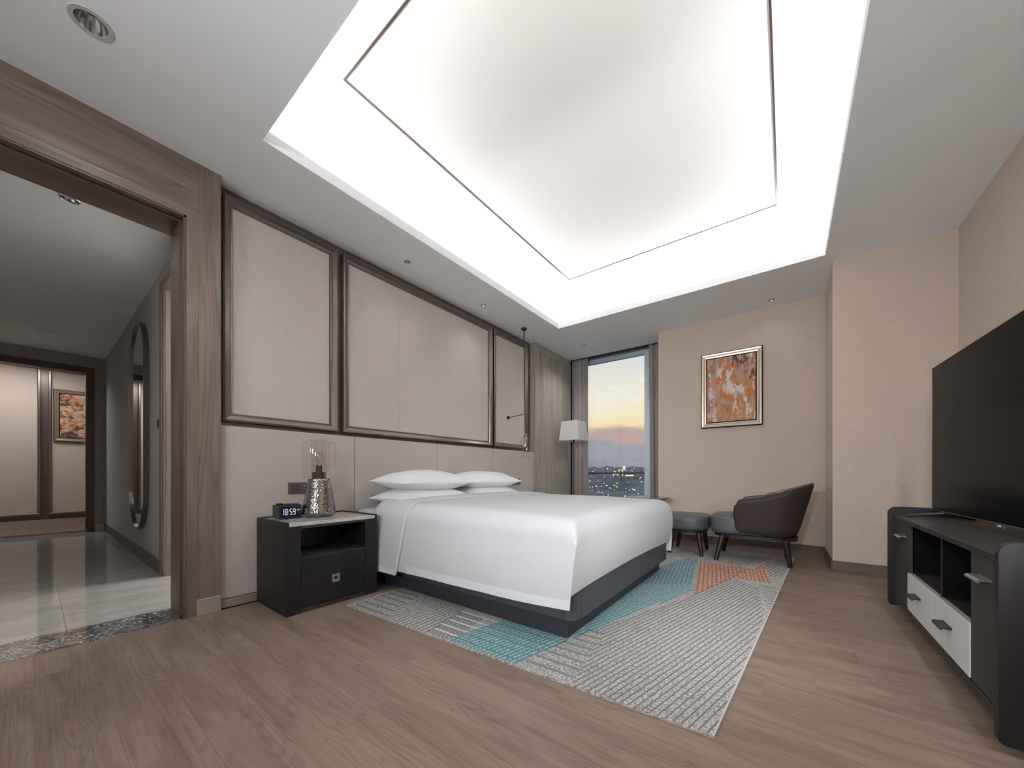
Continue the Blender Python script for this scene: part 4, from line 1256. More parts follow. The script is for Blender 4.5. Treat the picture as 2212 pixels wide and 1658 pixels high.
def ring_handle(cx, cy, cz, s, t, dpt):
    bm = bmesh.new()
    for a, c, d, e in ((-s, s, -s, -s + t), (-s, s, s - t, s), (-s, -s + t, -s + t, s - t), (s - t, s, -s + t, s - t)):
        add_box(bm, (cx, cy + a, cz + d), (cx + dpt, cy + c, cz + e))
    bmesh.ops.remove_doubles(bm, verts=bm.verts, dist=0.0002)
    return bm
finish('handle', ring_handle(NX1 - 0.003, 1.300, 0.186, 0.0275, 0.008, 0.012), M['nickel'], dr)
finish('handle_inner', ring_handle(NX1 - 0.003, 1.300, 0.186, 0.0195, 0.0075, 0.008), M['nickel'], dr)

# ================================================================== table lamp
LX, LY, LZ0 = -2.83, 1.312, 0.600
lp = thing('table_lamp', 'table lamp with hammered silver cone base and clear glass cylinder shade', 'lamp', (LX, LY, LZ0))
lathe('foot', [(0, 0), (0.088, 0), (0.090, 0.003), (0.090, 0.013), (0.0, 0.013)], (LX, LY, LZ0), M['bronze'], lp, 48)
prof = [(0.090, 0.013), (0.108, 0.016), (0.1165, 0.024), (0.1175, 0.034)]
for i in range(1, 25):
    t = i / 24
    prof.append((0.1175 + (0.075 - 0.1175) * t, 0.034 + (0.282 - 0.034) * t))
prof += [(0.073, 0.285), (0.0, 0.285)]
lathe('base', prof, (LX, LY, LZ0), M['hammered'], lp, 64)
lathe('outer_glass', [(0.060, 0.288), (0.100, 0.292), (0.113, 0.302), (0.116, 0.318), (0.116, 0.535), (0.111, 0.553), (0.098, 0.562), (0.060, 0.566), (0.055, 0.569), (0.055, 0.584), (0.052, 0.586)], (LX, LY, LZ0), M['glass'], lp, 56, False)
lathe('inner_glass', [(0.0525, 0.29), (0.0525, 0.582)], (LX, LY, LZ0), M['glass_amber'], lp, 48, False)
lathe('collar', [(0, 0.2855), (0.047, 0.2855), (0.047, 0.335), (0.0, 0.335)], (LX, LY, LZ0), M['dark_bronze'], lp, 32)
lathe('socket', [(0, 0.3355), (0.022, 0.3355), (0.022, 0.385), (0.0, 0.385)], (LX, LY, LZ0), M['dark_bronze'], lp, 24)
lathe('bulb', [(0, 0.3855), (0.013, 0.3855), (0.015, 0.405), (0.024, 0.440), (0.026, 0.462), (0.018, 0.485), (0.0, 0.492)], (LX, LY, LZ0), M['bulb'], lp, 24)
tube('cord', [(LX - 0.05, LY - 0.10, LZ0 + 0.003), (LX - 0.12, LY - 0.115, LZ0 + 0.004), (LX - 0.17, LY - 0.12, LZ0 + 0.02), (LX - 0.195, LY - 0.11, LZ0 + 0.07), (LX - 0.19, LY - 0.07, LZ0 + 0.10)], 0.0028, M['black_plastic'], lp, 8)

# ================================================================== alarm clock
ck = thing('alarm_clock', 'black digital alarm clock reading 18:59 on the nightstand', 'clock', (0, 0, 0))
box('body', (-0.070, -0.0725, 0.004), (0.070, 0.0725, 0.097), M['black_plastic'], ck, 0.004, 2)
disp = box('display', (0.070, -0.062, 0.016), (0.0715, 0.066, 0.088), M['clock_face'], ck, 0.001, 1)
box('snooze_bar', (-0.055, -0.035, 0.097), (0.055, 0.068, 0.103), M['black_plastic'], ck, 0.003, 2)
lathe('projector_knob', [(0, 0.097), (0.020, 0.097), (0.021, 0.100), (0.021, 0.110), (0.018, 0.112), (0, 0.112)], (0.02, -0.055, 0.0), M['black_plastic'], ck, 28)
for fx in (-0.055, 0.055):
    for fy in (-0.058, 0.058):
        lathe('rubber_foot', [(0, 0), (0.006, 0), (0.006, 0.005), (0, 0.005)], (fx, fy, 0), M['black_plastic'], ck, 12)
SEG = {'0': 'abcdef', '1': 'bc', '2': 'abged', '3': 'abgcd', '4': 'fgbc', '5': 'afgcd', '6': 'afgedc', '7': 'abc', '8': 'abcdefg', '9': 'abcdfg'}
def seven(ch_, y0, z0, w, h, t, x, name='digit'):
    bm = bmesh.new()
    g = t * 0.25
    m = z0 + h / 2
    rects = {'a': (y0 + t * .6, z0 + h - t, y0 + w - t * .6, z0 + h), 'd': (y0 + t * .6, z0, y0 + w - t * .6, z0 + t), 'g': (y0 + t * .6, m - t / 2, y0 + w - t * .6, m + t / 2),
             'f': (y0, m + g, y0 + t, z0 + h - t * .6), 'b': (y0 + w - t, m + g, y0 + w, z0 + h - t * .6),
             'e': (y0, z0 + t * .6, y0 + t, m - g), 'c': (y0 + w - t, z0 + t * .6, y0 + w, m - g)}
    for s in SEG[ch_]:
        a, b_, c, d = rects[s]
        add_box(bm, (x, a, b_), (x + 0.0006, c, d))
    finish(name, bm, M['digit'], disp)
dx_ = 0.0716
dw, dh, dt = 0.0165, 0.044, 0.0038
seven('1', -0.056, 0.028, dw * 0.8, dh, dt, dx_)
seven('8', -0.0365, 0.028, dw, dh, dt, dx_)
bm = bmesh.new(); add_box(bm, (dx_, -0.0155, 0.040), (dx_ + 0.0006, -0.0125, 0.043)); finish('colon_dot', bm, M['digit'], disp)
bm = bmesh.new(); add_box(bm, (dx_, -0.0155, 0.055), (dx_ + 0.0006, -0.0125, 0.058)); finish('colon_dot', bm, M['digit'], disp)
seven('5', -0.007, 0.028, dw, dh, dt, dx_)
seven('9', 0.0145, 0.028, dw, dh, dt, dx_)
for i, cdig in enumerate('424'):
    seven(cdig, 0.0405 + 0.0075 * i, 0.0555, 0.0052, 0.0115, 0.0013, dx_, 'small_digit')
box('am_mark', (dx_, -0.052, 0.077), (dx_ + 0.0005, -0.042, 0.079), M['lightwhite'], disp)
ck.location = (-2.905, 1.120, 0.600); ck.rotation_euler = (0, 0, R(-3))

# ================================================================== sockets
def socket_plate(y0, z0, label, w2=True, x=XW - 0.044):
    t = thing('wall_socket', label, 'socket', (x, y0 + 0.045, z0), 'bedside wall sockets')
    p = box('socket_plate', (x, y0, z0), (x + 0.009, y0 + 0.090, z0 + 0.090), M['bronze_plate'], t, 0.002, 1)
    for (a, b_) in ((0.022, 0.060), (0.040, 0.060)):
        box('hole', (x + 0.009, y0 + a, z0 + b_), (x + 0.0094, y0 + a + 0.008, z0 + b_ + 0.007), M['black'], p)
    for (a, b_) in ((0.034, 0.042), (0.025, 0.027), (0.042, 0.027)):
        box('hole', (x + 0.009, y0 + a, z0 + b_), (x + 0.0094, y0 + a + 0.005, z0 + b_ + 0.008), M['black'], p)
    for b_ in (0.052, 0.028):
        box('usb_port', (x + 0.009, y0 + 0.062, z0 + b_), (x + 0.0094, y0 + 0.067, z0 + b_ + 0.014), M['black'], p)
    if w2:
        q = box('switch_plate', (x, y0 + 0.091, z0), (x + 0.009, y0 + 0.181, z0 + 0.090), M['bronze_plate'], t, 0.002, 1)
        box('rocker', (x + 0.009, y0 + 0.094, z0 + 0.004), (x + 0.0105, y0 + 0.134, z0 + 0.086), M['bronze_plate'], q, 0.001, 1)
        box('rocker', (x + 0.009, y0 + 0.136, z0 + 0.004), (x + 0.0105, y0 + 0.177, z0 + 0.086), M['bronze_plate'], q, 0.001, 1)
        box('mark', (x + 0.0105, y0 + 0.108, z0 + 0.062), (x + 0.0108, y0 + 0.122, z0 + 0.067), M['lightwhite'], q)
        box('mark', (x + 0.0105, y0 + 0.112, z0 + 0.026), (x + 0.0108, y0 + 0.117, z0 + 0.033), M['bronze'], q)
    return t
socket_plate(1.197, 0.764, 'bronze socket and switch plate on the headboard behind the table lamp')
socket_plate(4.09, 0.768, 'bronze socket plate on the headboard beyond the pillows, near the wooden column')

# ================================================================== pendant lamp by the bed
PX, PY = -2.895, 4.098
pd = thing('pendant_lamp', 'slim hanging bedside lamp with clear glass shade and wall arm', 'lamp', (PX, PY, 1.14))
lathe('canopy', [(0, 0), (0.036, 0), (0.038, -0.003), (0.038, -0.020), (0.036, -0.023), (0, -0.023)], (PX, PY, HC - 0.0005), M['dark_bronze'], pd, 32)
tube('rod', [(PX, PY, HC - 0.02), (PX, PY + 0.028, 1.75), (PX, PY + 0.045, 1.455)], 0.0065, M['dark_bronze'], pd, 12)
lathe('wall_mount', [(0, 0), (0.024, 0), (0.024, 0.018), (0, 0.018)], (0, 0, 0), M['dark_bronze'], pd, 24)
wm = pd.children[-1]
wm.location = Vector((XB + 0.016, 4.060, 1.718)) - WL[pd]; wm.rotation_euler = (0, R(90), 0)
tube('arm', [(XB + 0.030, 4.060, 1.718), (PX, PY + 0.028, 1.752)], 0.005, M['dark_bronze'], pd, 10)
gx, gy = PX, PY + 0.045
lathe('cap', [(0, 1.475), (0.018, 1.475), (0.027, 1.470), (0.027, 1.455), (0.022, 1.452), (0.030, 1.445), (0.030, 1.432), (0, 1.432)], (gx, gy, 0), M['bronze'], pd, 28)
lathe('outer_glass', [(0.030, 1.440), (0.060, 1.434), (0.074, 1.418), (0.078, 1.390), (0.078, 1.165), (0.074, 1.150), (0.060, 1.146)], (gx, gy, 0), M['glass'], pd, 40, False)
lathe('inner_glass', [(0.026, 1.430), (0.026, 1.215), (0.034, 1.190), (0.056, 1.168), (0.060, 1.150)], (gx, gy, 0), M['glass'], pd, 36, False)
lathe('bulb', [(0, 1.430), (0.012, 1.430), (0.012, 1.40), (0.016, 1.38), (0.016, 1.26), (0.0, 1.245)], (gx, gy, 0), M['bulb'], pd, 20)

# ================================================================== floor lamp
FX, FY = -2.795, 5.375
fl = thing('floor_lamp', 'standing lamp with a square tapered ivory shade beside the curtain', 'lamp', (FX, FY, 0))
lathe('base', [(0, 0), (0.135, 0), (0.14, 0.004), (0.14, 0.016), (0.02, 0.022), (0.012, 0.04), (0, 0.04)], (FX, FY, 0), M['dark_bronze'], fl, 40)
tube('pole', [(FX, FY, 0.03), (FX, FY, 1.44)], 0.009, M['dark_bronze'], fl, 12)
lathe('socket', [(0, 1.44), (0.017, 1.44), (0.017, 1.50), (0.012, 1.53), (0, 1.53)], (FX, FY, 0), M['dark_bronze'], fl, 16)
def sq(h, z): return [(FX - h, FY - h, z), (FX + h, FY - h, z), (FX + h, FY + h, z), (FX - h, FY + h, z)]
bm = bmesh.new()
rg = [[bm.verts.new(p) for p in sq(h, z)] for h, z in ((0.178, 1.468), (0.146, 1.782), (0.143, 1.782), (0.175, 1.468))]
for a, c in zip(rg, rg[1:] + rg[:1]):
    for k in range(4): bm.faces.new((a[k], a[(k + 1) % 4], c[(k + 1) % 4], c[k]))
finish('shade', bm, M['shade'], fl)
tube('shade_spider', [(FX - 0.165, FY, 1.50), (FX, FY, 1.505), (FX + 0.165, FY, 1.50)], 0.003, M['dark_bronze'], fl, 8)

# ================================================================== round side table
TX_, TY_ = -1.495, 5.045
st = thing('side_table', 'round side table with dark marble top beyond the bed corner', 'table', (TX_, TY_, 0))
M['table_marble'] = marble('dark_table_marble', (0.12, 0.12, 0.125, 1), (0.45, 0.45, 0.46, 1), (0.03, 0.03, 0.033, 1), 9.0, 0.06, (1, 1, 3), 2.0, 0.05)
lathe('top', [(0, 0.556), (0.14, 0.556), (0.225, 0.574), (0.270, 0.600), (0.276, 0.607), (0.274, 0.612), (0, 0.612)], (TX_, TY_, 0), M['table_marble'], st, 64)
lathe('stem', [(0, 0.02), (0.03, 0.02), (0.022, 0.06), (0.020, 0.5), (0.05, 0.556), (0, 0.556)], (TX_, TY_, 0), M['dark_bronze'], st, 28)
lathe('base', [(0, 0.0115), (0.17, 0.0115), (0.172, 0.016), (0.17, 0.022), (0.03, 0.028), (0, 0.028)], (TX_, TY_, 0), M['dark_bronze'], st, 48)

# ================================================================== armchair and ottoman
def taper_leg(name, top, bot, r0, r1, mat, parent):
    return tube(name, [top, bot], [r0, r1], mat, parent, 14)
AX = 0.0
ch_ = thing('armchair', 'low lounge chair with dark brown shell and slate grey leather seat', 'armchair', (-0.25, 4.66, 0))
CY = 4.655
HWc = 0.325
# plan path of the shell, from near arm front round the back to the far arm front; u in [-1,1]
def shell_plan(u, z_rel):
    """returns (x,y) of the outer shell face at path u, widening and leaning back with height (z_rel 0..1)"""
    au = abs(u)
    s = 1 if u > 0 else -1
    wide = HWc - 0.030 + 0.038 * z_rel
    back = 0.085 + 0.135 * z_rel
    front = -0.400 + 0.00 * z_rel - 0.02 * z_rel
    # superellipse from (front, +-wide) to (back, 0)
    L1 = 0.52
    if au > L1:
        t = (au - L1) / (1 - L1)
        x = -0.16 + (front + 0.16) * t
        x = (-0.16) * (1 - t) + front * t
        yv = wide * (1 - 0.0 * t) - 0.010 * t * t
    else:
        a = (au / L1) * PI / 2
        n = 2.6
        cx_, sx_ = max(0.0, math.cos(a)) ** (2 / n), math.sin(a) ** (2 / n) if a > 0 else 0.0
        x = -0.16 + (back + 0.16) * cx_
        yv = wide * sx_
    return x, CY + s * yv
def shell_top(u):
    au = abs(u)
    # 0 at back -> 1 at arm front: long low arms, rising steeply to the back
    if au < 0.56: z = 0.688 + 0.140 * (1 - (au / 0.56) ** 1.7)
    else: z = 0.652 + 0.036 * (1 - (au - 0.56) / 0.44)
    if au > 0.94: z -= 0.045 * ((au - 0.94) / 0.06) ** 2
    return z
ZS0 = 0.288
NU, NV = 96, 12
TH = 0.058
bmO = bmesh.new(); Po = []
bmI = bmesh.new(); Pi = []
for i in range(NU + 1):
    u = -1 + 2 * i / NU
    zt = shell_top(u)
    ro, ri = [], []
    zb = ZS0
    for j in range(NV + 1):
        w = j / NV
        z = zb + (zt - 0.012 - zb) * w
        zr = (z - ZS0) / (0.83 - ZS0)
        x, yv = shell_plan(u, zr)
        tuck = 0.045 * max(0.0, 1 - w / 0.13) ** 2
        c = Vector((-0.16, CY))
        q = Vector((x, yv)); dirv = (c - q); dirv.normalize()
        q2 = q + dirv * tuck
        ro.append((q2.x, q2.y, z))
    x, yv = shell_plan(u, (zt - ZS0) / (0.83 - ZS0))
    q = Vector((x, yv)); dirv = (Vector((-0.20, CY)) - q)
    if abs(u) > 0.55: dirv = Vector((0.0, CY - yv))
    dirv.normalize()
    for f, dz in ((0.16, -0.004), (0.30, 0.0)):
        qq = q + dirv * TH * f; ro.append((qq.x, qq.y, zt + dz))
    Po.append(ro)
    for f, dz in ((0.30, 0.0015), (0.45, 0.004), (0.72, 0.000), (0.95, -0.014), (1.08, -0.05), (1.20, -0.12)):
        qq = q + dirv * TH * f; ri.append((qq.x, qq.y, zt + dz))
    for j in range(1, 6):
        z = (zt - 0.12) + (0.36 - (zt - 0.12)) * j / 5
        zr = max(0, (z - ZS0) / (0.83 - ZS0)); x2, y2 = shell_plan(u, zr)
        qq = Vector((x2, y2)) + dirv * TH * 1.25
        ri.append((qq.x, qq.y, z))
    Pi.append(ri)
Vo = grid_mesh(bmO, Po)
# close the two arm fronts of the outer shell with rounded caps
finish('shell', bmO, M['leather_brown'], ch_, True, 60)
Vi = grid_mesh(bmI, Pi)
finish('inner_back', bmI, M['leather_grey'], ch_, True, 60)
for s in (0, NU):
    bm = bmesh.new()
    A = [Vector(p) for p in Po[s]]; Bq = [Vector(p) for p in Pi[s]]
    outl = A + Bq
    mid = sum(outl, Vector()) / len(outl)
    n = len(outl)
    r1 = [bm.verts.new(p) for p in outl]
    r2 = [bm.verts.new(Vector((p.x - 0.022, p.y, p.z)) * 1.0 + (mid - p) * 0.12) for p in outl]
    r3 = [bm.verts.new(Vector((p.x - 0.032, p.y, p.z)) + (mid - p) * 0.45) for p in outl]
    for a, c in ((r1, r2), (r2, r3)):
        for k in range(n - 1): bm.faces.new((a[k], a[k + 1], c[k + 1], c[k]))
        bm.faces.new((a[n - 1], a[0], c[0], c[n - 1]))
    bm.faces.new(r3)
    finish('arm_front', bm, M['leather_brown'], ch_, True, 60)
# piping along the rim
bm = bmesh.new(); add_tube(bm, [(p[-1][0], p[-1][1], p[-1][2] + 0.001) for p in Po], 0.004, 8)
finish('piping', bm, M['leather_brown'], ch_, True)
def cushion(name, outline, z0, z1, r, mat, parent, dome=0.012):
    """rounded upholstered block from a convex plan outline"""
    c = Vector((sum(p[0] for p in outline) / len(outline), sum(p[1] for p in outline) / len(outline)))
    prof = []
    for i in range(7):
        a = PI / 2 * i / 6
        prof.append((r - r * math.sin(a), z0 + r - r * math.cos(a)))
    for i in range(7):
        a = PI / 2 * i / 6
        prof.append((r - r * math.cos(a), z1 - r + r * math.sin(a)))
    bm = bmesh.new(); rows_ = []
    for ins, z in prof:
        rr = []
        for p in outline:
            q = Vector(p); d = (c - q); L = d.length; d.normalize()
            qq = q + d * ins
            rr.append((qq.x, qq.y, z))
        rows_.append(rr)
    for k in (0.75, 0.5, 0.25, 0.08):
        rr = []
        for p in outline:
            q = Vector(p); d = (c - q); L = d.length; d.normalize()
            qq = c - d * (L - r) * k
            rr.append((qq.x, qq.y, z1 + dome * (1 - k * k)))
        rows_.append(rr)
    V = [[bm.verts.new(p) for p in rr] for rr in rows_]
    n = len(outline)
    for a, b_ in zip(V[:-1], V[1:]):
        for k in range(n): bm.faces.new((a[k], a[(k + 1) % n], b_[(k + 1) % n], b_[k]))
    bm.faces.new(V[0]); bm.faces.new(V[-1])
    return finish(name, bm, mat, parent, True, 60)
def superell(cx, cy, a, b_, n=3.2, m=64):
    pts = []
    for i in range(m):
        t = 2 * PI * i / m
        ct, stt = math.cos(t), math.sin(t)
        pts.append((cx + a * math.copysign(abs(ct) ** (2 / n), ct), cy + b_ * math.copysign(abs(stt) ** (2 / n), stt)))
    return pts
cushion('seat', superell(-0.335, CY, 0.345, 0.288, 3.4), 0.292, 0.488, 0.045, M['leather_grey'], ch_)
prism('base_frame', superell(-0.275, CY, 0.365, 0.275, 3.4), 0.262, 0.2915, 'z', M['espresso'], ch_, True, 40)
for (x0, y0, x1, y1) in ((-0.545, 4.43, -0.600, 4.365), (-0.545, 4.88, -0.600, 4.945), (-0.010, 4.44, 0.028, 4.425), (-0.010, 4.87, 0.000, 4.915)):
    taper_leg('leg', (x0, y0, 0.270), (x1, y1, RZ + 0.003), 0.031, 0.019, M['espresso'], ch_)
# seat seam
bm = bmesh.new(); add_tube(bm, [(p[0], p[1], 0.452) for p in superell(-0.335, CY, 0.3455, 0.2885, 3.4)] + [(superell(-0.335, CY, 0.3455, 0.2885, 3.4)[0][0], CY, 0.452)], 0.0025, 6)
finish('seat_seam', bm, M['leather_grey'], ch_, True)
# tan throw pillow on the chair: only its top corner shows
def small_pillow():
    n = 16; bm = bmesh.new()
    for sgn in (1, -1):
        Pn = []
        for i in range(n + 1):
            u = -1 + 2 * i / n; rr = []
            for j in range(n + 1):
                v = -1 + 2 * j / n
                th = max(0, 1 - u * u) ** .5 * max(0, 1 - v * v) ** .5
                rr.append((sgn * th * 0.055, u * 0.20 * (1 - 0.06 * (1 - v * v)), v * 0.135 * (1 - 0.06 * (1 - u * u))))
            Pn.append(rr)
        grid_mesh(bm, Pn)
    bmesh.ops.remove_doubles(bm, verts=bm.verts, dist=0.0006)
    rot = Matrix.Rotation(R(24), 3, 'Y')
    for v in bm.verts: v.co = rot @ v.co + Vector((-0.075, CY + 0.05, 0.640))
    return finish('throw_pillow', bm, M['tan'], None, True)
tag(small_pillow(), 'tan throw pillow tucked inside the armchair', 'pillow')

ot = thing('ottoman', 'slate grey leather ottoman with dark wooden legs beside the armchair', 'ottoman', (-0.93, 4.67, 0))
cushion('seat', superell(-0.948, 4.675, 0.252, 0.300, 3.0), 0.292, 0.452, 0.045, M['leather_grey'], ot)
prism('base_frame', superell(-0.948, 4.675, 0.218, 0.262, 3.0), 0.262, 0.2915, 'z', M['espresso'], ot, True, 40)
for (x0, y0, x1, y1) in ((-1.05, 4.50, -1.085, 4.462), (-1.05, 4.84, -1.092, 4.885), (-0.790, 4.50, -0.748, 4.450), (-0.790, 4.85, -0.768, 4.915)):
    taper_leg('leg', (x0, y0, 0.270), (x1, y1, RZ + 0.003), 0.029, 0.018, M['espresso'], ot)

# ================================================================== television cabinet
cb = thing('television_cabinet', 'long black oak television cabinet with two pale drawers and open niches', 'cabinet', (0.8, 2.755, 0))
KX0, KX1 = 0.557, 0.985
KD = 0.587
KYA, KYB = 1.925, 3.585
def rounded_panel(y0, y1, name='side_panel'):
    r = 0.045
    z0, z1 = 0.028, 0.697
    pts = []
    for cx, cz_, a0 in ((KX1 - r, z0 + r, -PI / 2), (KX1 - r, z1 - r, 0), (KX0 + r, z1 - r, PI / 2), (KX0 + r, z0 + r, PI)):
        rr = r if (cz_ > 0.3) else r * 0.45
        ccx = cx + (r - rr) * (1 if cx > 0.7 else -1)
        ccz = cz_ if cz_ > 0.3 else z0 + rr
        for i in range(8):
            a = a0 + PI / 2 * i / 7
            pts.append((ccx + rr * math.cos(a), ccz + rr * math.sin(a)))
    bm = bmesh.new(); add_prism(bm, pts, y0, y1, 'y')
    return finish(name, bm, M['black_oak'], cb, True, 30)
rounded_panel(KYA, KYA + 0.030); rounded_panel(KYB - 0.035, KYB)
ya, yb = KYA + 0.030, KYB - 0.035
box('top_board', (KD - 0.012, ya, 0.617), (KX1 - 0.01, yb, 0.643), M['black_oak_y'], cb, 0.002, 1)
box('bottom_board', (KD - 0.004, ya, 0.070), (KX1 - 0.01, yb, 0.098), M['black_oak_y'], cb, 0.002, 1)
box('back_board', (KX1 - 0.02, ya, 0.0985), (KX1 - 0.01, yb, 0.6165), M['black'], cb)  # niche back, divider and partitions blackened: recess shade put into their colour
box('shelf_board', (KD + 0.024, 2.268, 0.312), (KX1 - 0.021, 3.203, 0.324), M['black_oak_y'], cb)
ym = (2.268 + 3.203) / 2
box('divider', (KD + 0.014, 2.660, 0.3245), (KX1 - 0.021, 2.676, 0.6165), M['black'], cb)
box('divider_edge', (KD + 0.012, 2.660, 0.3245), (KD + 0.0139, 2.676, 0.6165), M['charcoal_metal'], cb)
box('partition', (KD + 0.024, 2.2505, 0.0985), (KX1 - 0.021, 2.2675, 0.6165), M['black'], cb)
box('partition', (KD + 0.024, 3.2035, 0.0985), (KX1 - 0.021, 3.2205, 0.6165), M['black'], cb)
def lip_handle(parent, x, yc, z, L=0.105, m=None):
    bm = bmesh.new()
    pr = [(x, z - 0.004), (x, z + 0.006), (x - 0.010, z + 0.003), (x - 0.030, z + 0.003), (x - 0.036, z - 0.003), (x - 0.036, z - 0.010), (x - 0.031, z - 0.010), (x - 0.026, z - 0.003), (x - 0.010, z - 0.003)]
    add_prism(bm, pr, yc - L / 2, yc + L / 2, 'y')
    return finish('handle', bm, m or M['charcoal_metal'], parent)
d1 = box('door', (KD, ya + 0.002, 0.101), (KD + 0.020, 2.2655, 0.614), M['door_oak'], cb, 0.0012, 1)
d2 = box('door', (KD, 3.2055, 0.101), (KD + 0.020, yb - 0.002, 0.614), M['door_oak'], cb, 0.0012, 1)
lip_handle(d1, KD, 2.135, 0.533, 0.115, M['nickel']); lip_handle(d2, KD, 3.305, 0.533, 0.115, M['nickel'])
w1 = box('drawer', (KD - 0.004, 2.2680, 0.104), (KD + 0.020, 2.7340, 0.322), M['cream'], cb, 0.0012, 1)
w2 = box('drawer', (KD - 0.004, 2.7365, 0.104), (KD + 0.020, 3.2025, 0.322), M['cream'], cb, 0.0012, 1)
box('drawer_edge', (KD + 0.0035, 2.2680, 0.3220), (KD + 0.020, 2.7340, 0.3232), M['drawer_wood'], w1)
box('drawer_edge', (KD + 0.0035, 2.7365, 0.3220), (KD + 0.020, 3.2025, 0.3232), M['drawer_wood'], w2)
lip_handle(w1, KD - 0.004, 2.515, 0.232, 0.115); lip_handle(w2, KD - 0.004, 2.985, 0.232, 0.115)
for yy in (2.10, 3.26):
    for xx in (0.66, 0.93):
        lathe('foot', [(0, 0.0), (0.020, 0.0), (0.024, 0.07), (0, 0.07)], (xx, yy, 0.0), M['drawer_wood'] if yy > 3 else M['black_oak'], cb, 20)
for yy in (KYA + 0.015, KYB - 0.018):
    for xx in (0.70, 0.93):
        lathe('glide', [(0, 0.0), (0.014, 0.0), (0.014, 0.029), (0, 0.029)], (xx, yy, 0.0), M['black_plastic'], cb, 16)

# ================================================================== television
tv = thing('television', 'large flat black television standing on the cabinet', 'television', (0, 0, 0))
TL = 1.572
TB, TT = 0.050, 0.960
box('screen', (-0.010, -TL / 2, TB), (0.012, TL / 2, TT), M['tv'], tv, 0.002, 1)
for lo, hi in (((-0.0125, -TL / 2 - 0.003, TB - 0.004), (0.016, TL / 2 + 0.003, TB)), ((-0.0115, -TL / 2 - 0.003, TT), (0.016, TL / 2 + 0.003, TT + 0.003)),
               ((-0.0115, TL / 2, TB), (0.016, TL / 2 + 0.003, TT)), ((-0.0115, -TL / 2 - 0.003, TB), (0.016, -TL / 2, TT))):
    box('bezel', lo, hi, M['tv_metal'], tv)
box('rear_shell', (0.012, -TL / 2 + 0.02, TB + 0.01), (0.030, TL / 2 - 0.02, TT - 0.02), M['black_plastic'], tv, 0.004, 1)
box('rear_housing', (0.030, -TL / 2 + 0.2, TB + 0.005), (0.062, TL / 2 - 0.2, 0.45), M['black_plastic'], tv, 0.008, 1)
bd = box('badge', (-0.0105, -0.088, TB - 0.022), (-0.002, -0.028, TB - 0.0045), M['tv_metal'], tv)
box('badge_lettering', (-0.0112, -0.073, TB - 0.016), (-0.0105, -0.043, TB - 0.009), M['lightwhite'], bd)
for s in (-1, 1):
    yc = s * 0.62
    bm = bmesh.new(); add_tube(bm, [(-0.150, yc + 0.05 * s, 0.006), (-0.142, yc + 0.047 * s, 0.011), (0.0, yc, 0.036), (0.01, yc, 0.062)], [0.0065, 0.008, 0.009, 0.010], 8)
    finish('stand_leg', bm, M['charcoal_metal'], tv, True, 50)
    bm = bmesh.new(); add_tube(bm, [(0.130, yc + 0.03 * s, 0.006), (0.0, yc, 0.034)], 0.008, 8)
    finish('stand_leg', bm, M['charcoal_metal'], tv, True, 50)
tv.location = (0.791, 2.752, 0.643)
tv.rotation_euler = (0, 0, R(1.9))

# ================================================================== city beyond the window
GZ = -62.0
ground = struct(box('ground_city', (-9000, 60, GZ - 2), (5000, 9000, GZ), plain('haze_tinted_ground', (0.20, 0.25, 0.30, 1), 0.95, spec=0.0)), 'dark city ground at dusk, tinted to look hazy')  # bluish grey base colour stands in for distance haze
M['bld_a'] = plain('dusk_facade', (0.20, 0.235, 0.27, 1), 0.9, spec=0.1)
M['bld_b'] = plain('haze_pale_facade', (0.27, 0.305, 0.34, 1), 0.9, spec=0.1)  # paler blue-grey: distance haze mixed into the facade colour
M['lit_warm'] = emissive('warm_window', (1.0, 0.62, 0.28, 1), 1.5)
M['lit_white'] = emissive('white_lamp', (0.85, 0.95, 1.0, 1), 2.0)
M['lit_yellow'] = emissive('yellow_outline', (1.0, 0.85, 0.40, 1), 1.1)
M['lit_blue'] = emissive('blue_sign', (0.10, 0.25, 1.0, 1), 1.6)
M['lit_red'] = emissive('red_lamp', (1.0, 0.25, 0.22, 1), 1.3)
M['lit_pink'] = emissive('pink_tower', (1.0, 0.72, 0.80, 1), 1.0)
def ray_at(px, dist):
    """direction through window azimuth (image column) -> ground point at a distance"""
    a = math.atan2((px - 1106.0), 784.06)
    th = R(37.13) - a
    return (-math.sin(th) * dist, math.cos(th) * dist)
rc = random.Random(21)
def tower(name, px, dist, w, h_above, label, mat, depth=None, group=None, lit=()):
    x, yv = ray_at(px, dist)
    t = thing(name, label, 'building', (x, yv, GZ), group)
    d = depth or w * 0.6
    top = h_above
    box('block', (x - w / 2, yv - d / 2, GZ), (x + w / 2, yv + d / 2, top), mat, t)
    box('roof_house', (x - w * 0.2, yv - d * 0.2, top), (x + w * 0.15, yv + d * 0.2, top + max(2.0, w * 0.06)), mat, t)
    for (du, dz, lw_, lh_, m) in lit:
        box('lit_window', (x + du * w - lw_ / 2, yv - d / 2 - 0.6, dz), (x + du * w + lw_ / 2, yv - d / 2 - 0.02, dz + lh_), m, t)
    return t
spec = []
skyline = [(1262, 4200, 330, 60), (1283, 3900, 150, 88), (1296, 4600, 260, 64), (1312, 3600, 90, 98), (1321, 4200, 210, 70), (1336, 4000, 120, 92),
           (1355, 4300, 260, 74), (1368, 3800, 110, 96), (1381, 4100, 200, 84), (1396, 3900, 200, 70)]
words_w = ['broad', 'slim', 'wide', 'narrow', 'low', 'square', 'long', 'short', 'plain', 'stepped']
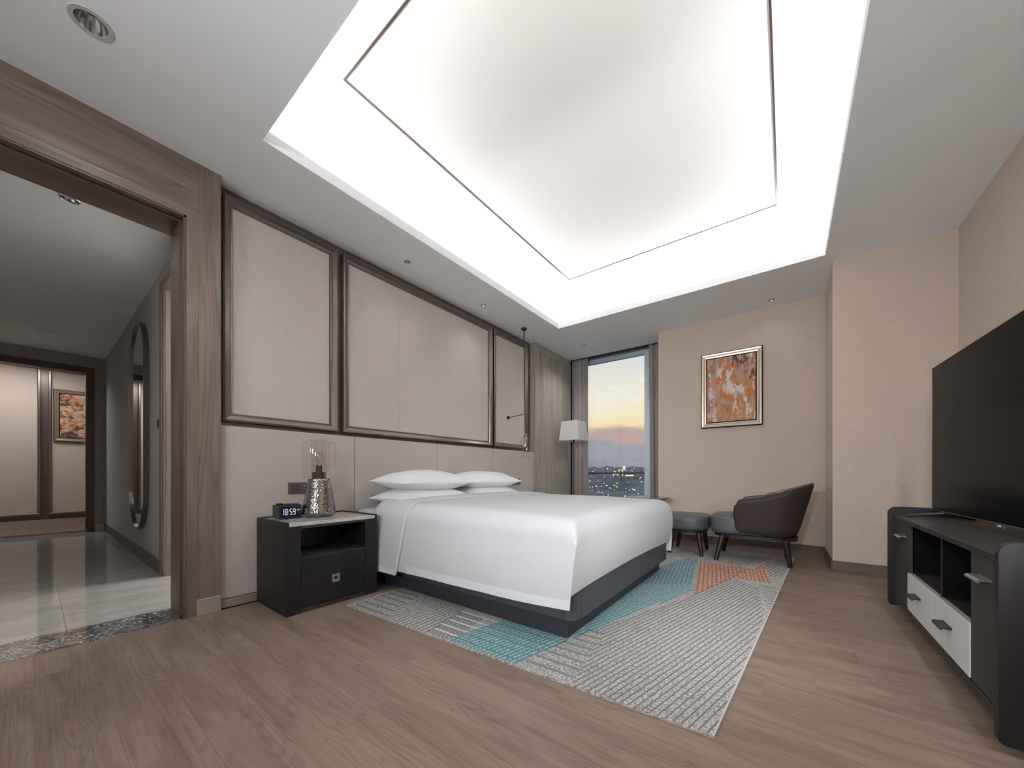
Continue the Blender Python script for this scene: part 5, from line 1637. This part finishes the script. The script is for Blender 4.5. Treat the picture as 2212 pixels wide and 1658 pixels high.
for i, (px, dist, w, h) in enumerate(skyline):
    tower('distant_building', px, dist, w, h * 0.75, 'haze-tinted blue-grey skyline building beyond the window, %s from the standing lamp' % ['nearest', 'second', 'third', 'fourth', 'fifth', 'sixth', 'seventh', 'eighth', 'ninth', 'tenth'][i], M['bld_b'], 60, 'haze-tinted skyline beyond the window',
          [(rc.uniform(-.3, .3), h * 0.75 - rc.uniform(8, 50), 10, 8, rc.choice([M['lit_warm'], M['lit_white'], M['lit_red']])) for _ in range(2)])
# pink lit tower
x_, y_ = ray_at(1348, 2900)
pt_ = tower('lit_tower', 1348, 2900, 14, 62, 'pink lit tower standing above the skyline beyond the window', M['lit_pink'], 12)
# yellow outlined buildings
def outlined(px, dist, w, z0, z1, label):
    x, yv = ray_at(px, dist)
    t = thing('outlined_building', label, 'building', (x, yv, GZ))
    box('block', (x - w / 2, yv, GZ), (x + w / 2, yv + 30, z1 - 1), M['bld_a'], t)
    e = 2.6
    box('light_strip', (x - w / 2 - e / 2, yv - 1, z0), (x - w / 2 + e / 2, yv - 0.02, z1), M['lit_yellow'], t)
    box('light_strip', (x + w / 2 - e / 2, yv - 1, z0), (x + w / 2 + e / 2, yv - 0.02, z1), M['lit_yellow'], t)
    box('light_strip', (x - w / 2 + e / 2, yv - 1, z1 - e), (x + w / 2 - e / 2, yv - 0.02, z1), M['lit_yellow'], t)
    return t
outlined(1341, 1650, 17, -8, 20, 'taller building outlined in yellow lights beyond the window')
outlined(1330, 1600, 20, -8, 3, 'lower building outlined in yellow lights beyond the window')
sx_, sy_ = ray_at(1360, 1550)
tag(box('lit_sign', (sx_ - 18, sy_, GZ), (sx_ + 18, sy_ + 4, -2), M['bld_a']), 'low wide building with a bright roof beyond the window', 'building')
sg = box('sign_face', (sx_ - 17, sy_ - 1, -7), (sx_ + 17, sy_ - 0.02, -2.5), M['lit_yellow'], bpy.data.objects['lit_sign'])
# nearer low blocks
lows = [(1275, 1500, 90, -20), (1296, 1250, 70, -30), (1318, 1350, 80, -26), (1352, 1180, 75, -30), (1372, 1300, 60, -22), (1388, 1100, 70, -34), (1308, 950, 60, -44), (1340, 900, 70, -46), (1380, 800, 60, -48), (1278, 900, 50, -44), (1366, 1700, 90, -10), (1290, 1900, 120, -6)]
nth = ['first', 'second', 'third', 'fourth', 'fifth', 'sixth', 'seventh', 'eighth', 'ninth', 'tenth', 'eleventh', 'twelfth']
for i, (px, dist, w, h) in enumerate(lows):
    tower('city_block', px, dist, w, h, 'dark city block below the horizon beyond the window', rc.choice([M['bld_a'], M['bld_b']]), 25, 'dark blocks below the horizon',
          [(rc.uniform(-.45, .45), h - rc.uniform(3, 14), rc.uniform(2, 5), 2.2, rc.choice([M['lit_warm'], M['lit_warm'], M['lit_white']])) for _ in range(5)])
# scattered street lamps and lit windows, too small to count
def lamps(name, n, mat, dmin, dmax, s, zspread, seed):
    r = random.Random(seed); bm = bmesh.new()
    for _ in range(n):
        px = r.uniform(1120, 1520); dist = r.uniform(dmin, dmax)
        x, yv = ray_at(px, dist); q = s * dist / 1000 * r.uniform(0.6, 1.3)
        z = GZ + 4 + r.uniform(0, zspread)
        add_box(bm, (x - q / 2, yv - q / 2, z), (x + q / 2, yv + q / 2, z + q))
    o = stuff(finish(name, bm, mat, None))
    return o
tag(lamps('city_lights', 420, M['lit_warm'], 850, 2600, 1.15, 18, 5), 'warm street and window lights scattered over the dusk city', 'lights')
tag(lamps('city_lights', 170, M['lit_white'], 820, 2400, 1.3, 18, 9), 'white street lamps scattered over the dusk city', 'lights')
tag(lamps('city_lights', 36, M['lit_red'], 900, 3000, 2.2, 26, 12), 'red lights scattered over the dusk city', 'lights')
tag(lamps('city_lights', 20, M['lit_blue'], 900, 1400, 3.4, 18, 15), 'blue signs scattered over the dusk city', 'lights')
